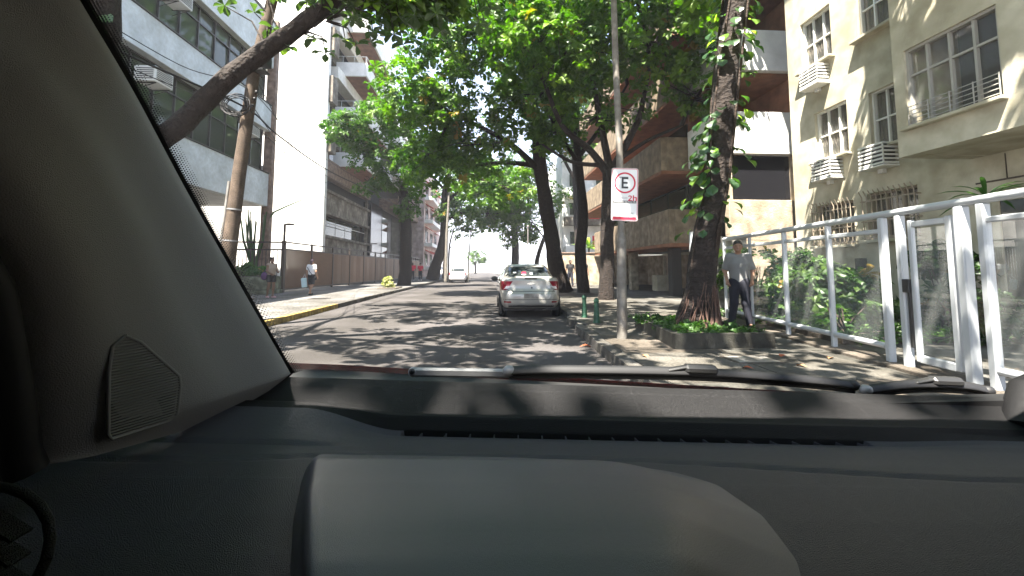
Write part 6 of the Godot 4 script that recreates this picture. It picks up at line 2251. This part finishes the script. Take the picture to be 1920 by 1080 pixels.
func own_car() -> void:
	var eye := V(0, 1.35, 0)
	var t := thing("passenger_car", "red car seen from inside: grey dashboard, windscreen pillar and wipers", "car", V(0, 0, 0))
	var zs := [-0.985, -0.965, -0.95, -0.93, -0.91, -0.89, -0.875, -0.868, -0.865, -0.862, -0.86, -0.858, -0.855, -0.85, -0.848, -0.8475, -0.838, -0.8285, -0.828, -0.82, -0.81, -0.79]
	var z := -0.775
	while z < -0.26:
		zs.append(z)
		z += 0.0065
	var xs := []
	for i in 251:
		xs.append(lerpf(-0.62, 1.36, i / 250.0))
	var rows := []
	var strip := []
	for zz in zs:
		var r := []
		for x in xs:
			var y := dash_y(x, zz)
			var sd: float = absf(zz - seam_z(x))
			if sd < 0.009:
				y -= 0.006 * (1.0 - sd / 0.009)
			if zz > -0.8478 and zz < -0.8282 and x > -0.15 and x < 0.76:
				y -= 0.045
			r.append(eye + V(x, y, zz))
		if zz <= -0.8475:
			strip.append(r)
		if zz >= -0.8475:
			rows.append(r)
	var db := MB.new()
	db.sheet(rows, false, true)
	obj("dashboard", db, M.dash_grey, t)
	var ds := MB.new()
	ds.sheet(strip, false, true)
	obj("defroster_panel", ds, M.dash_strip, t)
	# smooth shell over the instruments
	var hl := [[-0.7, -0.262], [-0.66, -0.258], [-0.617, -0.247], [-0.534, -0.221], [-0.462, -0.192], [-0.3, -0.12]]
	var hrr := [[-0.7, 0.2], [-0.69, 0.3], [-0.67, 0.355], [-0.635, 0.39], [-0.563, 0.404], [-0.486, 0.386], [-0.43, 0.352], [-0.3, 0.26]]
	var hrows := []
	for j in 60:
		var hz := lerpf(-0.7, -0.3, j / 59.0)
		var x0 := along(hl, hz)
		var x1 := along(hrr, hz)
		var hgt := 0.026 * smoothstep(-0.71, -0.62, hz) + 0.016 * smoothstep(-0.64, -0.46, hz)
		var r := []
		for i in 61:
			var u := i / 60.0
			var x := lerpf(x0, x1, u)
			r.append(eye + V(x, dash_y(x, hz) - 0.004 + (hgt + 0.005) * pow(smoothstep(-0.004, 0.024, u), 0.6) * (1.0 - smoothstep(0.66, 1.0, u)) * (1.0 + 0.18 * sin(PI * u)), hz))
		hrows.append(r)
	var hs := MB.new()
	hs.sheet(hrows, false, true)
	obj("instrument_shell", hs, M.dash_shell, t)
	for k in 20:
		var x := -0.12 + k * 0.046
		var rb := MB.new()
		rb.box(eye + V(x, dash_y(x, -0.838) - 0.012, -0.838), V(0.0022, 0.02, 0.018), Basis(Vector3.UP, (x - 0.2) * 0.6))
		obj("vent_rib", rb, M.dash_grey, t)
	# pillar trim: a sheet between the glass edge and the door edge, with a rounded lip
	var a := [V(-0.478, 1.060, -0.930), V(-0.410, 1.128, -0.950), V(-0.471, 1.353, -0.820), V(-0.491, 1.483, -0.720), V(-0.500, 1.601, -0.620), V(-0.469, 1.659, -0.500), V(-0.444, 1.695, -0.420)]
	var b := [V(-0.550, 1.096, -0.620), V(-0.556, 1.119, -0.615), V(-0.542, 1.219, -0.580), V(-0.517, 1.324, -0.530), V(-0.511, 1.397, -0.480), V(-0.530, 1.444, -0.440), V(-0.545, 1.463, -0.400)]
	var ca := Curve3D.new()
	var cb := Curve3D.new()
	for i in a.size():
		var lo := maxi(i - 1, 0)
		var up := mini(i + 1, a.size() - 1)
		var sharp := 0.0 if i <= 1 else 1.0 / 6.0
		ca.add_point(a[i], -(a[up] - a[lo]) * sharp, (a[up] - a[lo]) * sharp)
		cb.add_point(b[i], -(b[up] - b[lo]) / 6.0, (b[up] - b[lo]) / 6.0)
	var pr := []
	for i in 61:
		var f := i / 60.0 * 6.0
		var q := mini(int(f), 5)
		var pa := ca.sample(q, f - q)
		var pb := cb.sample(q, f - q)
		var r := []
		# lip that turns away behind the edge
		r.append(pa + V(-0.03, 0.0, -0.03))
		r.append(pa + V(-0.008, 0.002, -0.012))
		for k in 13:
			var s := k / 12.0
			var p := pa.lerp(pb, s)
			var bul := 0.01 * smoothstep(0.0, 0.06, s) * smoothstep(1.0, 0.9, s) + 0.012 * smoothstep(0.36, 0.48, s) * smoothstep(1.0, 0.85, s) * smoothstep(0.0, 2.0, f)
			r.append(p + V(bul, 0, bul * 0.3))
		r.append(pb + V(-0.03, 0, 0.012))
		pr.append(r)
	var pt := MB.new()
	pt.sheet(pr, false, true)
	var trim := obj("pillar_trim", pt, M.trim_grey, t)
	# speaker grille in the trim: raised rim and fine ribs
	var gp := [V(-0.518, 1.256, -0.661), V(-0.513, 1.244, -0.682), V(-0.496, 1.182, -0.74), V(-0.496, 1.166, -0.744), V(-0.499, 1.122, -0.745), V(-0.506, 1.114, -0.74), V(-0.533, 1.114, -0.67), V(-0.534, 1.123, -0.664), V(-0.526, 1.21, -0.648), V(-0.523, 1.244, -0.647), V(-0.518, 1.256, -0.661)]
	var off := V(0.022, 0.0, 0.007)
	var rim := []
	for p in gp:
		rim.append(p + off + V(-0.004, 0.0, 0.018))
	var gm := MB.new()
	gm.tube(rim, [0.0024], 8, false)
	for k in 34:
		var y := 1.116 + k * 0.0041
		var hits := []
		for i in rim.size() - 1:
			var p0: Vector3 = rim[i]
			var p1: Vector3 = rim[i + 1]
			if (p0.y - y) * (p1.y - y) < 0.0:
				hits.append(p0.lerp(p1, (y - p0.y) / (p1.y - p0.y)))
		if hits.size() == 2:
			gm.tube([hits[0], hits[1]], [0.0014], 5, false)
	obj("speaker_grille", gm, M.grille_grey, trim)
	var gb := MB.new()
	var bp := PackedVector2Array()
	var cidx := gb.vert(V(-0.519, 1.18, -0.677) + off * 0.72, Vector3.RIGHT)
	for p in rim:
		gb.vert(p - off * 0.28, Vector3.RIGHT)
	for i in rim.size() - 1:
		gb.tri(cidx, cidx + 1 + i, cidx + 2 + i)
	obj("grille_back", gb, M.grille_back, trim)
	# opaque band at the glass edge and its rows of dots
	var fr := []
	var dots := []
	for i in 61:
		var f := i / 60.0 * 6.0
		var q := mini(int(f), 5)
		var pa := ca.sample(q, f - q)
		var back := (pa - eye).normalized() * 0.03
		fr.append([pa + back + V(-0.03, 0, 0), pa + back + V(0.007, 0.002, 0)])
	var fm := MB.new()
	fm.sheet(fr)
	obj("glass_border", fm, M.dash_black, t)
	var cyl := CylinderMesh.new()
	cyl.top_radius = 1.0
	cyl.bottom_radius = 1.0
	cyl.height = 0.2
	cyl.radial_segments = 8
	cyl.rings = 1
	for k in 5:
		for i in 210:
			var f := 0.95 + (i + 0.5 * (k % 2)) / 210.0 * 5.0
			var q := mini(int(f), 5)
			var pa := ca.sample(q, f - q)
			var back := (pa - eye).normalized() * 0.03
			var d := (pa - eye).normalized()
			dots.append(Transform3D(Basis(d.cross(V(0, 0, 1)).normalized(), d, d.cross(V(0, 0, 1)).normalized().cross(d)) * Basis.from_scale(Vector3.ONE * (0.0016 - 0.00024 * k)), pa + back + V(0.0085 + 0.0036 * k, 0.0024 + 0.001 * k, 0)))
	stuff(scatter("glass_dots", cyl, dots, [], M.dash_black, t))
	# windscreen
	var ws := MB.new()
	var wr := []
	for j in 13:
		var f := j / 12.0
		var r := []
		for i in 17:
			var x := lerpf(-0.5, 1.42, i / 16.0)
			var y := lerpf(-0.255, 0.345, f) - 0.045 * x * (1.0 - f)
			r.append(eye + V(x * lerpf(1.0, 0.92, f), y, lerpf(-1.0, -0.5, f) - 0.02 * sin(PI * f)))
		wr.append(r)
	ws.sheet(wr)
	obj("windscreen", ws, M.screen_pane, t)
	# roof, doors, dark cabin behind
	var rf := MB.new()
	rf.box(eye + V(0.42, 0.42, 0.69), V(2.35, 0.05, 2.52), Basis.IDENTITY, 0.02)
	obj("roof", rf, M.car_red, t)
	var lining := MB.new()
	lining.box(eye + V(0.42, 0.376, 0.735), V(2.08, 0.03, 2.4))
	obj("headlining", lining, M.trim_grey, t)
	var dl := MB.new()
	dl.box(eye + V(-0.66, -0.25, 0.65), V(0.06, 1.25, 2.4))
	obj("door", dl, M.dash_black, t)
	var fp := MB.new()
	fp.prism(PackedVector2Array([Vector2(-1.05, -0.9), Vector2(-1.05, -0.27), Vector2(-0.56, 0.33), Vector2(-0.56, -0.9)]), Transform3D(Basis(Vector3(0, 0, 1), Vector3.UP, Vector3(-1, 0, 0)), eye + V(-0.63, 0, 0)), 0.06)
	obj("front_panel", fp, M.dash_black, t)
	var dr := MB.new()
	dr.box(eye + V(1.48, -0.25, 0.6), V(0.06, 1.3, 2.5))
	obj("door", dr, M.dash_black, t)
	var seat := MB.new()
	seat.box(eye + V(0.45, -0.3, 1.9), V(2.1, 1.4, 0.12))
	obj("rear_wall", seat, M.dash_black, t)
	var fl := MB.new()
	fl.box(eye + V(0.45, -0.98, 0.3), V(2.0, 0.06, 2.4))
	obj("floor", fl, M.dash_black, t)
	var fw := MB.new()
	fw.box(eye + V(0.45, -0.62, -0.95), V(1.95, 0.64, 0.05))
	obj("bulkhead", fw, M.dash_black, t)
	# dark door seal outside the trim edge, and the side vent at lower left
	var sl := MB.new()
	var sp := []
	for i in b.size():
		sp.append(b[i] + V(-0.018, 0, 0.03))
	sl.tube(sp, [0.02], 10)
	obj("door_seal", sl, M.dash_black, t)
	var vr := MB.new()
	var vp := []
	for i in 25:
		var an := TAU * i / 24
		vp.append(eye + V(-0.49, -0.272, -0.45) + V(cos(an) * 0.08, sin(an) * 0.058, sin(an) * -0.02))
	vr.tube(vp, [0.0045], 8, false)
	var vent := obj("side_vent", vr, M.dash_strip, t)
	for k in 5:
		var vv := MB.new()
		vv.box(eye + V(-0.49, -0.31 + k * 0.022, -0.455), V(0.12, 0.003, 0.02), Basis(Vector3(0, 0, 1), -0.55))
		obj("vent_vane", vv, M.dash_strip, vent)
	var rp := MB.new()
	rp.tube([eye + V(1.165, -0.36, -0.88), eye + V(1.245, -0.29, -0.92), eye + V(1.33, -0.22, -0.86), eye + V(1.36, 0.1, -0.6)], [0.045, 0.045, 0.05, 0.05], 14)
	obj("pillar_trim", rp, M.dash_strip, t)
	# bonnet edge and cowl beyond the glass
	var hd := MB.new()
	var hr := []
	for j in 7:
		var f := j / 6.0
		var r := []
		for i in 13:
			var g := i / 12.0
			var x := lerpf(-0.52, 1.5, g)
			var ye := lerpf(-0.229, -0.345, clampf((x + 0.47) / 1.6, 0, 1))
			r.append(eye + V(x, ye - f * 0.42 - f * f * 0.1, -1.1 - f * 0.62))
		hr.append(r)
	hd.sheet(hr, false, true)
	obj("bonnet", hd, M.car_red, t)
	var cw := MB.new()
	var cr := []
	for j in 4:
		var r := []
		for i in 13:
			var x := lerpf(-0.54, 1.5, i / 12.0)
			var ye := lerpf(-0.243, -0.352, clampf((x + 0.47) / 1.6, 0, 1))
			r.append(eye + V(x, ye - [0.0, 0.012, 0.03, 0.05][j], -1.098 + j * 0.035))
		cr.append(r)
	cw.sheet(cr, false, true)
	obj("cowl", cw, M.plastic_black, t)
	wipers(t, eye)

func wipers(t: Node3D, eye: Vector3) -> void:
	# long wiper: pale arm with a ball end, capped blade, connector
	var w := Node3D.new()
	w.name = numbered(t, "wiper")
	t.add_child(w, true)
	var am := MB.new()
	var d0 := eye + V(-0.17, -0.246, -1.05)
	var d1 := eye + V(0.075, -0.253, -1.05)
	am.box((d0 + d1) / 2, V((d1 - d0).length(), 0.021, 0.014), Basis(Vector3(0, 0, 1), -0.03), 0.005)
	am.ball(d0, V(0.012, 0.012, 0.01), 12)
	obj("arm", am, M.wiper_silver, w)
	var bl := MB.new()
	bl.ball(d0 + V(-0.002, 0.003, 0.008), V(0.0075, 0.0075, 0.006), 10)
	obj("pivot", bl, M.plastic_black, w)
	blade(w, [eye + V(0.058, -0.247, -1.045), eye + V(0.2, -0.247, -1.045), eye + V(0.53, -0.258, -1.045), eye + V(0.8, -0.28, -1.045), eye + V(0.925, -0.295, -1.045)], 0.5)
	var w2 := Node3D.new()
	w2.name = numbered(t, "wiper")
	t.add_child(w2, true)
	blade(w2, [eye + V(0.945, -0.303, -1.03), eye + V(1.04, -0.293, -1.03), eye + V(1.12, -0.292, -1.03), eye + V(1.21, -0.298, -1.03), eye + V(1.27, -0.311, -1.03)], 0.6)

func blade(w: Node3D, p: Array, where: float) -> void:
	var cv := Curve3D.new()
	for i in p.size():
		var tg: Vector3 = (p[mini(i + 1, p.size() - 1)] - p[maxi(i - 1, 0)]) / 6.0
		cv.add_point(p[i], -tg, tg)
	# spoiler section: a swept profile
	var prof := [Vector2(0.0, 0.0), Vector2(0.011, 0.002), Vector2(0.012, 0.008), Vector2(0.005, 0.017), Vector2(-0.002, 0.021), Vector2(-0.009, 0.016), Vector2(-0.011, 0.003)]
	var rows := []
	var rub := []
	var n := 40
	for i in n + 1:
		var f := float(i) / n * (p.size() - 1)
		var q := mini(int(f), p.size() - 2)
		var c := cv.sample(q, f - q)
		var r := []
		for e in prof:
			r.append(c + V(0, e.y - 0.008, e.x))
		rows.append(r)
		rub.append(c + V(0, -0.013, 0.002))
	var mb := MB.new()
	mb.sheet(rows, true)
	obj("blade", mb, M.wiper_black, w)
	var rb := MB.new()
	rb.tube(rub, [0.0055], 6)
	obj("rubber", rb, M.rubber, w)
	for e in [0, p.size() - 1]:
		var cp := MB.new()
		cp.ball(p[e] + V(0, 0.0015, 0), V(0.016, 0.0135, 0.014), 12)
		obj("end_cap", cp, M.wiper_silver if e == 0 else M.wiper_black, w)
	var k := where * (p.size() - 1)
	var c := cv.sample(mini(int(k), p.size() - 2), k - int(k))
	var cn := MB.new()
	cn.box(c + V(0, 0.009, 0), V(0.085, 0.024, 0.03), Basis(Vector3(0, 0, 1), -0.05), 0.008)
	cn.box(c + V(-0.06, 0.012, 0), V(0.05, 0.008, 0.02), Basis(Vector3(0, 0, 1), 0.15), 0.003)
	obj("connector", cn, M.plastic_black, w)
